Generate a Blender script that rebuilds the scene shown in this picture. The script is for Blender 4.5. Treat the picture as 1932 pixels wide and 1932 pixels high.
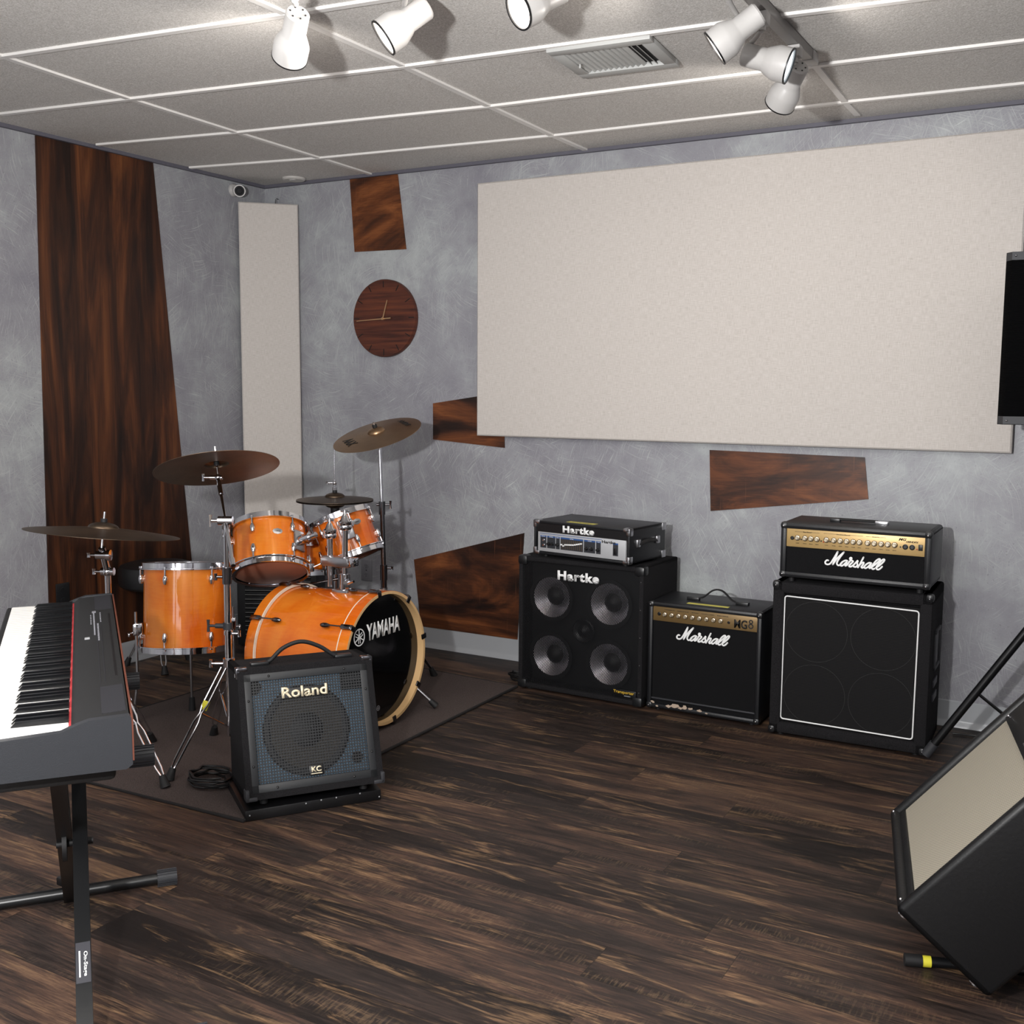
import bpy, bmesh, math, random
from mathutils import Matrix, Vector, noise
random.seed(7)
V = Vector
R = math.radians
PI = math.pi
scene = bpy.context.scene
for o in list(bpy.data.objects):
    bpy.data.objects.remove(o)
COL = scene.collection

# ------------------------------------------------------------------ camera
CAMP = V((4.229391, -4.588043, 1.369192))
FPX, CXP, CYP = 2018.095, 983.499, 955.774
yaw, pitch, roll = 0.513011, -0.111221, 0.007452
fwd = V((-math.sin(yaw) * math.cos(pitch), math.cos(yaw) * math.cos(pitch), math.sin(pitch)))
rt0 = V((math.cos(yaw), math.sin(yaw), 0)); up0 = rt0.cross(fwd)
rgt = rt0 * math.cos(roll) + up0 * math.sin(roll)
upv = -rt0 * math.sin(roll) + up0 * math.cos(roll)
cam = bpy.data.cameras.new('camera'); camo = bpy.data.objects.new('camera', cam); COL.objects.link(camo)
cam.sensor_width = 36; cam.lens = FPX / 1932 * 36
cam.shift_x = (966 - CXP) / 1932; cam.shift_y = (CYP - 966) / 1932
cam.clip_start = 0.05
m3 = Matrix((rgt, upv, -fwd)).transposed()
camo.matrix_world = Matrix.Translation(CAMP) @ m3.to_4x4()
scene.camera = camo

# ------------------------------------------------------------------ light
scene.view_settings.view_transform = 'Standard'
scene.view_settings.look = 'None'
scene.view_settings.gamma = 1
scene.view_settings.exposure = -0.66
scene.view_settings.use_curve_mapping = False
w = bpy.data.worlds.new('room_air'); scene.world = w; w.use_nodes = True
w.node_tree.nodes['Background'].inputs[0].default_value = (0.9, 0.93, 1, 1)
w.node_tree.nodes['Background'].inputs[1].default_value = 0.15

def light(name, kind, loc, energy, color=(1, 1, 1), size=0.1, target=None, **kw):
    l = bpy.data.lights.new(name, kind); l.energy = energy; l.color = color
    if kind == 'AREA':
        l.shape = 'RECTANGLE'; l.size = size; l.size_y = kw.get('size_y', size)
    else:
        l.shadow_soft_size = size
    if kind == 'SPOT':
        l.spot_size = kw.get('cone', R(100)); l.spot_blend = kw.get('blend', .5)
    o = bpy.data.objects.new(name, l); COL.objects.link(o); o.location = loc
    if target is not None:
        d = V(target) - V(loc); o.rotation_euler = d.to_track_quat('-Z', 'Y').to_euler()
    return o
# strobe a little left of and above the camera; the area lights are unseen fill added for ambient light
light('strobe_light', 'POINT', (3.50, -4.60, 1.56), 290, (1, .985, .97), .045)
light('strobe_upward_light', 'SPOT', (3.50, -4.60, 1.56), 640, (1, .99, .98), .045, target=(2.7, -1.2, 3.3), cone=R(105), blend=1)
light('bounce_fill_light', 'AREA', (2.6, -5.6, 1.25), 45, (.99, .99, 1), 1.6, target=(2.2, -3.6, 2.46), size_y=1.4)  # added uplight behind the camera, brightens the ceiling
light('rear_fill_light', 'AREA', (3.3, -5.3, 2.42), 90, (1, .985, .97), 2.2, target=(3.3, -5.3, 0), size_y=1.2)  # unseen soft fill below the ceiling, as are the next two
light('side_fill_light', 'AREA', (1.6, -3.9, 2.42), 48, (1, .98, .96), 1.0, target=(1.6, -3.9, 0), size_y=1.2)
light('near_fill_light', 'AREA', (4.8, -3.0, 2.42), 30, (1, .98, .96), 1.0, target=(4.8, -3.0, 0), size_y=1.0)

H = 2.459

def ray(px, py):
    return fwd + rgt * ((px - CXP) / FPX) - upv * ((py - CYP) / FPX)
def hit(px, py, n, c):
    n = V(n); d = ray(px, py); t = (c - n.dot(CAMP)) / n.dot(d); return CAMP + d * t
def on_z(px, py, z=0): return hit(px, py, (0, 0, 1), z)
def on_y(px, py, y=0): return hit(px, py, (0, 1, 0), y)
def on_x(px, py, x=0): return hit(px, py, (1, 0, 0), x)

# ------------------------------------------------------------------ materials
class NT:
    def __init__(s, name):
        s.m = bpy.data.materials.new(name); s.m.use_nodes = True
        s.t = s.m.node_tree; s.b = s.t.nodes['Principled BSDF']; s.out = s.t.nodes['Material Output']
        s._co = None
    def n(s, kind, ins=None, **kw):
        nd = s.t.nodes.new(kind)
        for k, v in kw.items(): setattr(nd, k, v)
        for k, v in (ins or {}).items(): s.set(nd, k, v)
        return nd
    def set(s, nd, k, v):
        if isinstance(v, bpy.types.NodeSocket): s.t.links.new(v, nd.inputs[k])
        else: nd.inputs[k].default_value = v
    def co(s):
        if s._co is None: s._co = s.n('ShaderNodeTexCoord').outputs['Object']
        return s._co
    def map(s, scale=(1, 1, 1), rot=(0, 0, 0), loc=(0, 0, 0), vec=None):
        return s.n('ShaderNodeMapping', {'Vector': vec or s.co(), 'Scale': scale, 'Rotation': rot, 'Location': loc}).outputs[0]
    def noise(s, scale=5, detail=4, vec=None, rough=.55, dist=0):
        return s.n('ShaderNodeTexNoise', {'Vector': vec or s.co(), 'Scale': scale, 'Detail': detail, 'Roughness': rough, 'Distortion': dist}).outputs['Fac']
    def math(s, op, a, b=0.0, c=0.0, clamp=False):
        nd = s.n('ShaderNodeMath', operation=op, use_clamp=clamp)
        for i, v in enumerate((a, b, c)): s.set(nd, i, v)
        return nd.outputs[0]
    def ramp(s, fac, stops, interp='LINEAR'):
        nd = s.n('ShaderNodeValToRGB', {'Fac': fac}); nd.color_ramp.interpolation = interp
        e = nd.color_ramp.elements
        while len(e) > 1: e.remove(e[-1])
        e[0].position = stops[0][0]; e[0].color = col(stops[0][1])
        for p, c in stops[1:]:
            x = e.new(p); x.color = col(c)
        return nd.outputs['Color']
    def step(s, fac, a, b):
        nd = s.n('ShaderNodeMapRange', {'Value': fac, 'From Min': a, 'From Max': b}); nd.clamp = True
        return nd.outputs[0]
    def mix(s, f, a, b, mode='MIX'):
        nd = s.n('ShaderNodeMix', data_type='RGBA', blend_type=mode)
        s.set(nd, 0, f); s.set(nd, 6, col(a) if not isinstance(a, bpy.types.NodeSocket) else a)
        s.set(nd, 7, col(b) if not isinstance(b, bpy.types.NodeSocket) else b)
        return nd.outputs[2]
    def bump(s, h, strength=.3, dist=.01):
        s.set(s.b, 'Normal', s.n('ShaderNodeBump', {'Height': h, 'Strength': strength, 'Distance': dist}).outputs[0])
    def p(s, **kw):
        for k, v in kw.items():
            k = k.replace('_', ' ')
            if isinstance(v, tuple) and len(v) == 3: v = (*v, 1)
            s.set(s.b, k, v)
        return s
def s2l(c): return c / 12.92 if c <= .04045 else ((c + .055) / 1.055) ** 2.4
def col(c):
    """'#rrggbb' in sRGB or a linear triple"""
    if isinstance(c, str): return tuple(s2l(int(c[i:i + 2], 16) / 255) for i in (1, 3, 5)) + (1,)
    if isinstance(c, (int, float)): return (c, c, c, 1)
    return tuple(c)[:3] + (1,)
def simple(name, c, rough=.5, metal=0, coat=0, spec=.5, bumps=None, emit=None):
    t = NT(name); t.p(Base_Color=col(c), Roughness=rough, Metallic=metal)
    t.set(t.b, 'Coat Weight', coat); t.set(t.b, 'Specular IOR Level', spec)
    if bumps: t.bump(t.noise(bumps[0], 3), bumps[1], .002)
    if emit: t.set(t.b, 'Emission Color', col(emit[0])); t.set(t.b, 'Emission Strength', emit[1])
    return t.m

def plaster():
    t = NT('troweled_plaster')
    base = t.math('ADD', t.math('MULTIPLY', t.noise(1.3, 4, rough=.55), .6), t.math('MULTIPLY', t.noise(7, 5, rough=.65), .4))
    c = t.ramp(base, [(.36, '#83828a'), (.47, '#8f8f95'), (.55, '#9a9ca0'), (.66, '#b0b5b5')])
    tot = None
    for i, (ang, sc, mx) in enumerate(((20, 1.6, 3), (68, 1.3, 11), (112, 1.5, 23), (150, 1.2, 37), (88, 1.0, 51))):
        # scratches on both walls: the X and Y axes are folded together so the pattern runs on each plane
        sep = t.n('ShaderNodeSeparateXYZ', {'Vector': t.co()})
        xy = t.math('ADD', sep.outputs[0], sep.outputs[1])
        v = t.n('ShaderNodeCombineXYZ', {'X': xy, 'Y': sep.outputs[2], 'Z': mx}).outputs[0]
        wob = t.n('ShaderNodeTexNoise', {'Vector': v, 'Scale': 1.7, 'Detail': 2}).outputs['Color']
        wv = t.n('ShaderNodeVectorMath', {0: wob, 1: (.28, .28, 0)}, operation='MULTIPLY').outputs[0]
        v2 = t.n('ShaderNodeVectorMath', {0: v, 1: wv}, operation='ADD').outputs[0]
        v3 = t.n('ShaderNodeVectorRotate', {'Vector': v2, 'Angle': R(ang)}, rotation_type='Z_AXIS').outputs[0]
        v4 = t.n('ShaderNodeVectorMath', {0: v3, 1: (7.5, 190, 1)}, operation='MULTIPLY').outputs[0]
        ln = t.noise(1.0, 2, vec=v4, rough=.5)
        msk = t.step(t.noise(2.6, 3, vec=v), .44, .6)
        line = t.math('MULTIPLY', t.step(ln, .58, .72), msk)
        tot = line if tot is None else t.math('MAXIMUM', tot, line)
    cl = t.mix(t.math('MULTIPLY', tot, .4), c, '#cdd1cf')
    fine = t.noise(140, 2)
    cl = t.mix(t.step(fine, .62, .8), cl, '#a9abac')
    cl = t.mix(t.step(t.noise(90, 2, vec=t.map(loc=(5, 3, 2))), .62, .85), cl, '#6f6e74')
    t.p(Base_Color=cl, Roughness=.42)
    t.set(t.b, 'Specular IOR Level', .35)
    t.bump(t.math('ADD', t.math('MULTIPLY', tot, .5), t.noise(25, 4)), .12, .004)
    return t.m
def floor_mat():
    t = NT('dark_vinyl_plank')
    sep = t.n('ShaderNodeSeparateXYZ', {'Vector': t.co()})
    x, y = sep.outputs[0], sep.outputs[1]
    row = t.math('FLOOR', t.math('DIVIDE', t.math('ADD', y, .022), .152))
    ro = t.n('ShaderNodeTexWhiteNoise', {'W': row}, noise_dimensions='1D').outputs[0]
    xs = t.math('ADD', t.math('DIVIDE', x, 1.22), t.math('MULTIPLY', ro, 3.0))
    ci = t.math('FLOOR', xs)
    idv = t.n('ShaderNodeCombineXYZ', {'X': ci, 'Y': row}).outputs[0]
    wn = t.n('ShaderNodeTexWhiteNoise', {'Vector': idv}, noise_dimensions='3D')
    pid = wn.outputs['Value']
    off = t.math('MULTIPLY', pid, 37.0)
    v = t.n('ShaderNodeCombineXYZ', {'X': x, 'Y': y, 'Z': off}).outputs[0]
    def st(sx, sy, det, rough=.6, dist=0, sc=1):
        return t.noise(sc, det, vec=t.n('ShaderNodeVectorMath', {0: v, 1: (sx, sy, 1)}, operation='MULTIPLY').outputs[0], rough=rough, dist=dist)
    broad = st(1.1, 7, 6, .62, .6)
    fine = st(7, 120, 5, .75)
    patch = st(2.4, 16, 5, .65, 1.2)
    saw = st(170, 22, 2, .5)
    f = t.math('ADD', t.math('MULTIPLY', broad, .60), t.math('MULTIPLY', fine, .40))
    f = t.math('ADD', f, t.math('MULTIPLY', t.math('SUBTRACT', pid, .5), .10))
    f = t.math('ADD', f, .005)
    c = t.ramp(f, [(.37, '#140f0e'), (.45, '#221a17'), (.50, '#302622'), (.55, '#43322a'), (.61, '#5b4537'), (.70, '#80644a')])
    pm = t.math('MULTIPLY', t.step(patch, .54, .68), t.step(fine, .40, .58))
    c = t.mix(t.math('MULTIPLY', pm, .75), c, '#977757')
    sm = t.math('MULTIPLY', t.math('MULTIPLY', t.step(saw, .5, .62), t.step(st(.7, 9, 3), .56, .68)), .22)
    c = t.mix(sm, c, '#8d7458')
    gy = t.step(st(1.0, 5, 3, .6), .5, .72)
    c = t.mix(t.math('MULTIPLY', gy, .35), c, '#332d2b')
    # seams
    fy = t.math('FRACT', t.math('DIVIDE', t.math('ADD', y, .022), .152)); fx = t.math('FRACT', xs)
    sy_ = t.math('LESS_THAN', fy, .012); sx_ = t.math('LESS_THAN', fx, .0018)
    seam = t.math('MAXIMUM', sy_, sx_)
    c = t.mix(t.math('MULTIPLY', seam, .6), c, '#15100e')
    t.p(Base_Color=c, Roughness=t.math('ADD', .40, t.math('MULTIPLY', fine, .22)))
    t.set(t.b, 'Specular IOR Level', .4)
    t.bump(t.math('ADD', t.math('MULTIPLY', fine, .6), t.math('MULTIPLY', seam, -1)), .18, .003)
    return t.m
def veneer(name, vertical=True, seed=0, dark=0.0):
    t = NT(name)
    sc = (8, 8, .9) if vertical else (1.5, 1.5, 4.5)
    v = t.map(scale=sc, loc=(seed * 3.1, seed * 1.7, seed))
    a = t.noise(1.0, 6, vec=v, rough=.6, dist=1.4 if not vertical else 1.0)
    g = t.noise(1.0, 3, vec=t.map(scale=(240, 240, 3) if vertical else (8, 8, 220), loc=(seed, seed, 0)), rough=.6)
    f = t.math('ADD', t.math('MULTIPLY', a, .86), t.math('MULTIPLY', g, .14))
    c = t.ramp(f, [(.33, '#160f0c'), (.42, '#2a1811'), (.5, '#452718'), (.58, '#63381f'), (.68, '#85502d')])
    sep = t.n('ShaderNodeSeparateXYZ', {'Vector': t.co()})
    # wear: fine pale scratches
    scm = t.step(t.noise(1.0, 1, vec=t.map(scale=(160, 160, 4), loc=(seed + 9, 2, 1))), .68, .75)
    c = t.mix(t.math('MULTIPLY', scm, .35), c, '#7a4e38')
    if dark: c = t.mix(dark, c, '#1a110d')
    t.p(Base_Color=c, Roughness=.38); t.set(t.b, 'Specular IOR Level', .35)
    t.bump(g, .08, .002)
    return t.m
def linen():
    t = NT('linen_weave')
    sep = t.n('ShaderNodeSeparateXYZ', {'Vector': t.co()})
    u = t.math('ADD', sep.outputs[0], sep.outputs[1])
    v = t.n('ShaderNodeCombineXYZ', {'X': u, 'Y': sep.outputs[2]}).outputs[0]
    a = t.noise(1, 3, vec=t.n('ShaderNodeVectorMath', {0: v, 1: (520, 30, 1)}, operation='MULTIPLY').outputs[0], rough=.6)
    b = t.noise(1, 3, vec=t.n('ShaderNodeVectorMath', {0: v, 1: (30, 520, 1)}, operation='MULTIPLY').outputs[0], rough=.6)
    f = t.math('MULTIPLY', t.math('ADD', a, b), .5)
    c = t.ramp(f, [(.30, '#aaa49f'), (.44, '#beb8b2'), (.53, '#c6c0bb'), (.68, '#d0cbc6')])
    t.p(Base_Color=c, Roughness=.95); t.set(t.b, 'Specular IOR Level', .1)
    t.bump(f, .25, .002)
    return t.m
def ceiling_mat():
    t = NT('ceiling_tile_board')
    a = t.noise(230, 3, rough=.7); b = t.noise(90, 2)
    c = t.ramp(a, [(.36, '#b3b0ac'), (.5, '#c8c5c1'), (.64, '#dedcd9')])
    t.p(Base_Color=c, Roughness=.8)
    t.set(t.b, 'Specular IOR Level', .2)
    t.bump(t.math('ADD', a, b), .35, .003)
    return t.m
def drum_lacquer():
    t = NT('amber_lacquered_maple')
    a = t.noise(2.2, 4, vec=t.map(scale=(2.2, 2.2, 1.2)), rough=.5, dist=.5)
    g = t.noise(1, 3, vec=t.map(scale=(18, 18, 160)), rough=.5)
    f = t.math('ADD', t.math('MULTIPLY', a, .85), t.math('MULTIPLY', g, .15))
    c = t.ramp(f, [(.34, '#c96f1c'), (.5, '#da9233'), (.66, '#e4b052')])
    t.p(Base_Color=c, Roughness=.32)
    t.set(t.b, 'Coat Weight', 1); t.set(t.b, 'Coat Roughness', .05); t.set(t.b, 'Coat Tint', col('#fccb9c'))
    return t.m
def carpet(name, c1, c2, sc=350, st=.6):
    t = NT(name); a = t.noise(sc, 3, rough=.7)
    c = t.ramp(a, [(.35, c1), (.65, c2)])
    t.p(Base_Color=c, Roughness=.95); t.set(t.b, 'Specular IOR Level', .15); t.bump(a, st, .004)
    return t.m
def tolex(name='black_tolex', c='#17181b', rough=.42, sc=260):
    t = NT(name); a = t.noise(sc, 3); t.p(Base_Color=col(c), Roughness=rough); t.bump(a, .3, .0015)
    t.set(t.b, 'Specular IOR Level', .45)
    return t.m
def perforated(name, c, pitch, thr, rough=.5, plane='XZ'):
    """sheet metal with round holes in staggered rows"""
    t = NT(name)
    sep = t.n('ShaderNodeSeparateXYZ', {'Vector': t.n('ShaderNodeTexCoord').outputs['UV']})
    u, v = sep.outputs[0], sep.outputs[1]
    k = 2 * PI / pitch
    a = t.math('COSINE', t.math('MULTIPLY', u, k)); b = t.math('COSINE', t.math('MULTIPLY', v, k * .577))
    hole = t.math('GREATER_THAN', t.math('MULTIPLY', a, b), thr)
    tr = t.n('ShaderNodeBsdfTransparent')
    mx = t.n('ShaderNodeMixShader', {0: hole, 1: t.b.outputs[0], 2: tr.outputs[0]})
    t.t.links.new(mx.outputs[0], t.out.inputs[0])
    t.p(Base_Color=col(c), Roughness=rough, Metallic=.3)
    return t.m
def stripes(name, c1, c2, pitch, axis=2, rough=.7, duty=.5):
    t = NT(name); sep = t.n('ShaderNodeSeparateXYZ', {'Vector': t.co()})
    f = t.math('FRACT', t.math('DIVIDE', sep.outputs[axis], pitch))
    s = t.math('LESS_THAN', f, duty); n = t.noise(300, 2)
    c = t.mix(s, c1, c2); c = t.mix(t.math('MULTIPLY', n, .4), c, c1)
    t.p(Base_Color=c, Roughness=rough); t.set(t.b, 'Specular IOR Level', .2)
    t.bump(s, .3, .001)
    return t.m
def basket_weave():
    t = NT('cane_grille_cloth')
    uv = t.n('ShaderNodeTexCoord').outputs['UV']
    sep = t.n('ShaderNodeSeparateXYZ', {'Vector': uv})
    k = 2 * PI / .0095
    a = t.math('COSINE', t.math('MULTIPLY', sep.outputs[0], k)); b = t.math('COSINE', t.math('MULTIPLY', sep.outputs[1], k))
    f = t.math('ADD', t.math('MULTIPLY', t.math('MULTIPLY', a, b), .35), .5)
    n = t.noise(30, 3)
    c = t.ramp(f, [(.12, '#5d584f'), (.4, '#918b7e'), (.7, '#a39d90')])
    c = t.mix(t.math('MULTIPLY', n, .2), c, '#9a9382')
    t.p(Base_Color=c, Roughness=.85); t.set(t.b, 'Specular IOR Level', .15); t.bump(f, .4, .002)
    return t.m
def cymbal_mat(name, c1, c2, rough=.33):
    t = NT(name)
    sep = t.n('ShaderNodeSeparateXYZ', {'Vector': t.n('ShaderNodeTexCoord').outputs['UV']})
    r = sep.outputs[0]
    g = t.noise(1, 3, vec=t.n('ShaderNodeCombineXYZ', {'X': t.math('MULTIPLY', r, 260), 'Y': 0.0}).outputs[0], rough=.8)
    st_ = t.noise(6, 3)
    c = t.ramp(t.math('ADD', t.math('MULTIPLY', g, .5), t.math('MULTIPLY', st_, .5)), [(.35, c1), (.65, c2)])
    t.p(Base_Color=c, Roughness=rough, Metallic=.92); t.bump(g, .15, .001)
    return t.m

M = {}
M['plaster'] = plaster(); M['floor'] = floor_mat(); M['linen'] = linen(); M['ceil'] = ceiling_mat()
M['railgrey'] = simple('grey_track_enamel', '#8d8a88', .4, .2)
M['tbar'] = simple('white_enamel_grid', '#dedcd9', .45)
M['shadowmold'] = simple('grey_blue_edge_paint', '#5b5a64', .6)
M['base'] = simple('grey_vinyl_baseboard', '#a2a5a9', .35, bumps=(60, .05))
M['ven_v'] = veneer('walnut_veneer_upright', True, 1, .32)
M['ven'] = [veneer('walnut_veneer_%s' % k, False, i + 2) for i, k in enumerate(('a', 'b', 'c', 'd'))]
M['clockwood'] = simple('clock_walnut', '#4c2418', .5)
t = NT('clock_walnut_grain'); g_ = t.noise(1, 4, vec=t.map(scale=(3, 3, 60)), rough=.6)
t.p(Base_Color=t.ramp(g_, [(.35, '#371810'), (.5, '#4f271a'), (.68, '#66341f')]), Roughness=.45); M['clockwood'] = t.m
M['brass'] = simple('pale_brass', '#c9a37c', .35, .7)
M['black'] = simple('black_paint', '#0e0e10', .4)
M['rubber'] = simple('black_rubber', '#111113', .65)
M['meshpaint'] = simple('dark_grey_powder_coat', '#1e2023', .5)
M['rubgrey'] = simple('grey_rubber', '#2c2d31', .6)
M['plastic'] = simple('black_plastic', '#161719', .35)
M['white'] = simple('white_enamel', '#b3b1af', .38)
M['ceilpaint'] = simple('ceiling_cover_paint', '#bcb9b5', .6)
M['whitemat'] = simple('white_vent_paint', '#aaaba9', .5)
M['ventdark'] = simple('duct_dark', '#2b2a2a', .8)
M['greyplate'] = simple('grey_cover_plate', '#7c7c82', .35)
M['chrome'] = simple('chrome', '#d8d8dc', .09, 1)
M['chromedull'] = simple('brushed_steel', '#b7b7ba', .28, 1)
M['darkchrome'] = simple('dark_nickel', '#77767a', .16, 1)
M['drum'] = drum_lacquer()
M['cream'] = simple('pale_inlay', '#e2d6c4', .35)
M['maple'] = simple('bare_maple', '#d2ad7c', .45, bumps=(60, .05))
M['head'] = simple('coated_drum_head', '#cfcac4', .4)
M['headclear'] = simple('resonant_head_brown', '#a1705c', .6)
M['blackhead'] = simple('gloss_black_head', '#040405', .12, 0, .4)
M['rug'] = carpet('brown_grey_rug', '#37302e', '#615653', 420)
M['rugedge'] = simple('dark_rug_binding', '#1c1919', .9)
M['tolex'] = tolex(); M['tolex2'] = tolex('black_vinyl_leather', '#0a0b0d', .45, 120)
M['carpetcab'] = carpet('black_cab_carpet', '#0f0f11', '#2c2b2d', 520, .7)
M['grille_h'] = perforated('perforated_grille', '#141518', .0075, .10, .45)
M['grille_s'] = perforated('speaker_grille', '#17181b', .006, .35, .5)
M['cloth'] = stripes('black_grille_cloth', '#0b0b0c', '#1c1b1c', .0062, 2, .75)
M['cloth2'] = carpet('fine_black_cloth', '#0c0c0d', '#18181a', 600, .3)
M['baffle'] = simple('black_baffle', '#08080a', .7)
M['blue'] = simple('blue_grey_baffle', '#7b9cb8', .6)
M['cone'] = simple('aluminium_cone', '#d9d5dc', .3, .85)
M['papercone'] = simple('paper_cone', '#55504a', .7)
M['dustcap'] = simple('dark_dust_cap', '#1b1a1b', .5)
M['gold'] = simple('gold_panel', '#b89a66', .38, .35)
M['golddk'] = simple('dull_gold_panel', '#77603c', .4, .4)
M['knob'] = simple('gold_knob', '#efe2c8', .22, .8)
M['knobside'] = simple('dark_gold_ring', '#59452a', .4, .6)
M['print'] = simple('black_print', '#15120e', .6)
M['faint'] = simple('faint_outline', '#181718', .7)
M['silver'] = simple('silver_panel', '#b8babd', .4, .3)
M['bluepr'] = simple('blue_print', '#2b4f86', .5)
M['greypr'] = simple('dark_grey_print', '#2a2c31', .5)
M['letter'] = simple('white_lettering', '#eceded', .4)
M['letterc'] = simple('cream_lettering', '#efe3c4', .35, .1)
M['yelpr'] = simple('yellow_lettering', '#d2ab33', .5)
M['tape'] = simple('yellow_tape', '#d8cf3a', .55)
M['tapepale'] = simple('pale_yellow_label', '#cfc65a', .55)
M['tan'] = simple('torn_chipboard', '#b3a08f', .8)
M['cane'] = basket_weave()
M['cym_d'] = cymbal_mat('dark_bronze', '#463c33', '#705f4f', .42)
M['cym_b'] = cymbal_mat('bright_bronze', '#866d55', '#a98a6b', .36)
M['pbody'] = tolex('piano_black_plastic', '#111112', .55, 500)
M['pside'] = tolex('piano_grey_end_block', '#2b2d31', .4, 500)
M['pgrill'] = stripes('piano_speaker_cloth', '#202023', '#313136', .006, 0, .6)
M['ivory'] = simple('white_piano_key', '#e6e4e0', .25)
M['ebony'] = simple('black_piano_key', '#0c0d0f', .18)
M['felt'] = simple('red_felt', '#a3262b', .9)
M['pback'] = simple('brown_back_reflection', '#5f3427', .45)  # reflection on the piano's back put into the base colour
M['cable'] = simple('black_cable', '#0a0a0b', .45)
M['bulb'] = simple('lit_bulb', '#ffffff', .4, emit=('#fff2e4', 9))
M['bulbcool'] = simple('lit_lens', '#ffffff', .4, emit=('#e8f6ff', 3))
M['red'] = simple('red_lamp', '#c03020', .4)
M['lens'] = simple('camera_lens', '#101012', .1)
M['throne'] = simple('black_vinyl_seat', '#111214', .45)
M['copper'] = simple('copper_reflection', '#c87848', .3, .9)
M['speakerblack'] = simple('matt_speaker_black', '#030304', .8, spec=.08)
M['stand'] = simple('black_powder_coat', '#0d0e10', .32)
M['label'] = simple('grey_label', '#2c2c33', .5)

# ------------------------------------------------------------------ mesh builder
def frame(loc=(0, 0, 0), rz=0):
    return Matrix.Translation(V(loc)) @ Matrix.Rotation(rz, 4, 'Z')
def axis_frame(p, n, roll_=0):
    """local z along n"""
    q = V(n).normalized().to_track_quat('Z', 'Y')
    return Matrix.Translation(V(p)) @ q.to_matrix().to_4x4() @ Matrix.Rotation(roll_, 4, 'Z')
class MB:
    def __init__(s, F=None):
        s.F = F or Matrix.Identity(4); s.v = []; s.f = []; s.uv = None
    def add(s, vs, fs, X=None):
        X = s.F @ X if X is not None else s.F
        k = len(s.v); s.v += [tuple(X @ V(v)) for v in vs]; s.f += [tuple(i + k for i in f) for f in fs]
        return s
    def box(s, a, b, bev=0, X=None, seg=2):
        a, b = V(a), V(b); c = (a + b) / 2; d = b - a
        bm = bmesh.new(); bmesh.ops.create_cube(bm, size=1)
        for v in bm.verts: v.co = V((v.co.x * d.x, v.co.y * d.y, v.co.z * d.z)) + c
        if bev > 0:
            bmesh.ops.bevel(bm, geom=bm.edges[:], offset=min(bev, .49 * min(abs(x) for x in d)), segments=seg, affect='EDGES', profile=.5)
        bm.verts.ensure_lookup_table(); bm.verts.index_update()
        s.add([v.co[:] for v in bm.verts], [[v.index for v in f.verts] for f in bm.faces], X); bm.free()
        return s
    def lathe(s, prof, seg=32, X=None, cap0=False, cap1=False):
        """prof: (radius, height) pairs; axis local z"""
        vs = []; fs = []
        for r, z in prof:
            for i in range(seg):
                a = 2 * PI * i / seg; vs.append((r * math.cos(a), r * math.sin(a), z))
        for j in range(len(prof) - 1):
            for i in range(seg):
                k = (i + 1) % seg
                fs.append((j * seg + i, j * seg + k, (j + 1) * seg + k, (j + 1) * seg + i))
        if cap0: fs.append(tuple(range(seg))[::-1])
        if cap1: fs.append(tuple((len(prof) - 1) * seg + i for i in range(seg)))
        return s.add(vs, fs, X)
    def ring(s, r0, r1, z0, z1, seg=64, X=None):
        return s.lathe([(r0, z0), (r1, z0), (r1, z1), (r0, z1), (r0, z0)], seg, X)
    def cyl(s, p0, p1, r0, r1=None, seg=16):
        p0, p1 = V(p0), V(p1); r1 = r0 if r1 is None else r1
        return s.lathe([(r0, 0), (r1, (p1 - p0).length)], seg, axis_frame(p0, p1 - p0), True, True)
    def tube(s, pts, r, seg=10, closed=False, flat=1.0, nrm=None):
        pts = [V(p) for p in pts]; n = len(pts); vs = []; fs = []
        prev = None
        for i, p in enumerate(pts):
            if closed: tg = pts[(i + 1) % n] - pts[i - 1]
            else: tg = pts[min(i + 1, n - 1)] - pts[max(i - 1, 0)]
            tg.normalize()
            if nrm is not None: a = V(nrm) - tg * tg.dot(V(nrm))
            elif prev is None:
                a = tg.orthogonal()
            else: a = prev - tg * tg.dot(prev)
            a.normalize(); prev = a; b = tg.cross(a)
            rr = r[i] if isinstance(r, (list, tuple)) else r
            for k in range(seg):
                t_ = 2 * PI * k / seg
                vs.append(tuple(p + a * (rr * flat * math.cos(t_)) + b * (rr * math.sin(t_))))
        for i in range(n if closed else n - 1):
            j = (i + 1) % n
            for k in range(seg):
                l = (k + 1) % seg
                fs.append((i * seg + k, i * seg + l, j * seg + l, j * seg + k))
        if not closed:
            fs.append(tuple(range(seg))[::-1]); fs.append(tuple((n - 1) * seg + k for k in range(seg)))
        return s.add(vs, fs)
    def sphere(s, c, r, seg=16, sz=1.0):
        prof = [(max(1e-4, r * math.sin(PI * i / 8)), -r * sz * math.cos(PI * i / 8)) for i in range(9)]
        return s.lathe(prof, seg, Matrix.Translation(V(c)))
    def prism(s, poly, y0, y1, X=None):
        """poly in local x,z; extruded along y"""
        n = len(poly)
        vs = [(x, y0, z) for x, z in poly] + [(x, y1, z) for x, z in poly]
        fs = [tuple(range(n)), tuple(range(n, 2 * n))[::-1]] + [(i + n, (i + 1) % n + n, (i + 1) % n, i) for i in range(n)]
        return s.add(vs, fs, X)
    def quad_uv(s, p, w_, h_, ux, uy):
        """flat sheet of two sides with metre UVs"""
        s.add([p, V(p) + V(ux) * w_, V(p) + V(ux) * w_ + V(uy) * h_, V(p) + V(uy) * h_], [(0, 1, 2, 3)])
        s.uv = (w_, h_); return s
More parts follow.
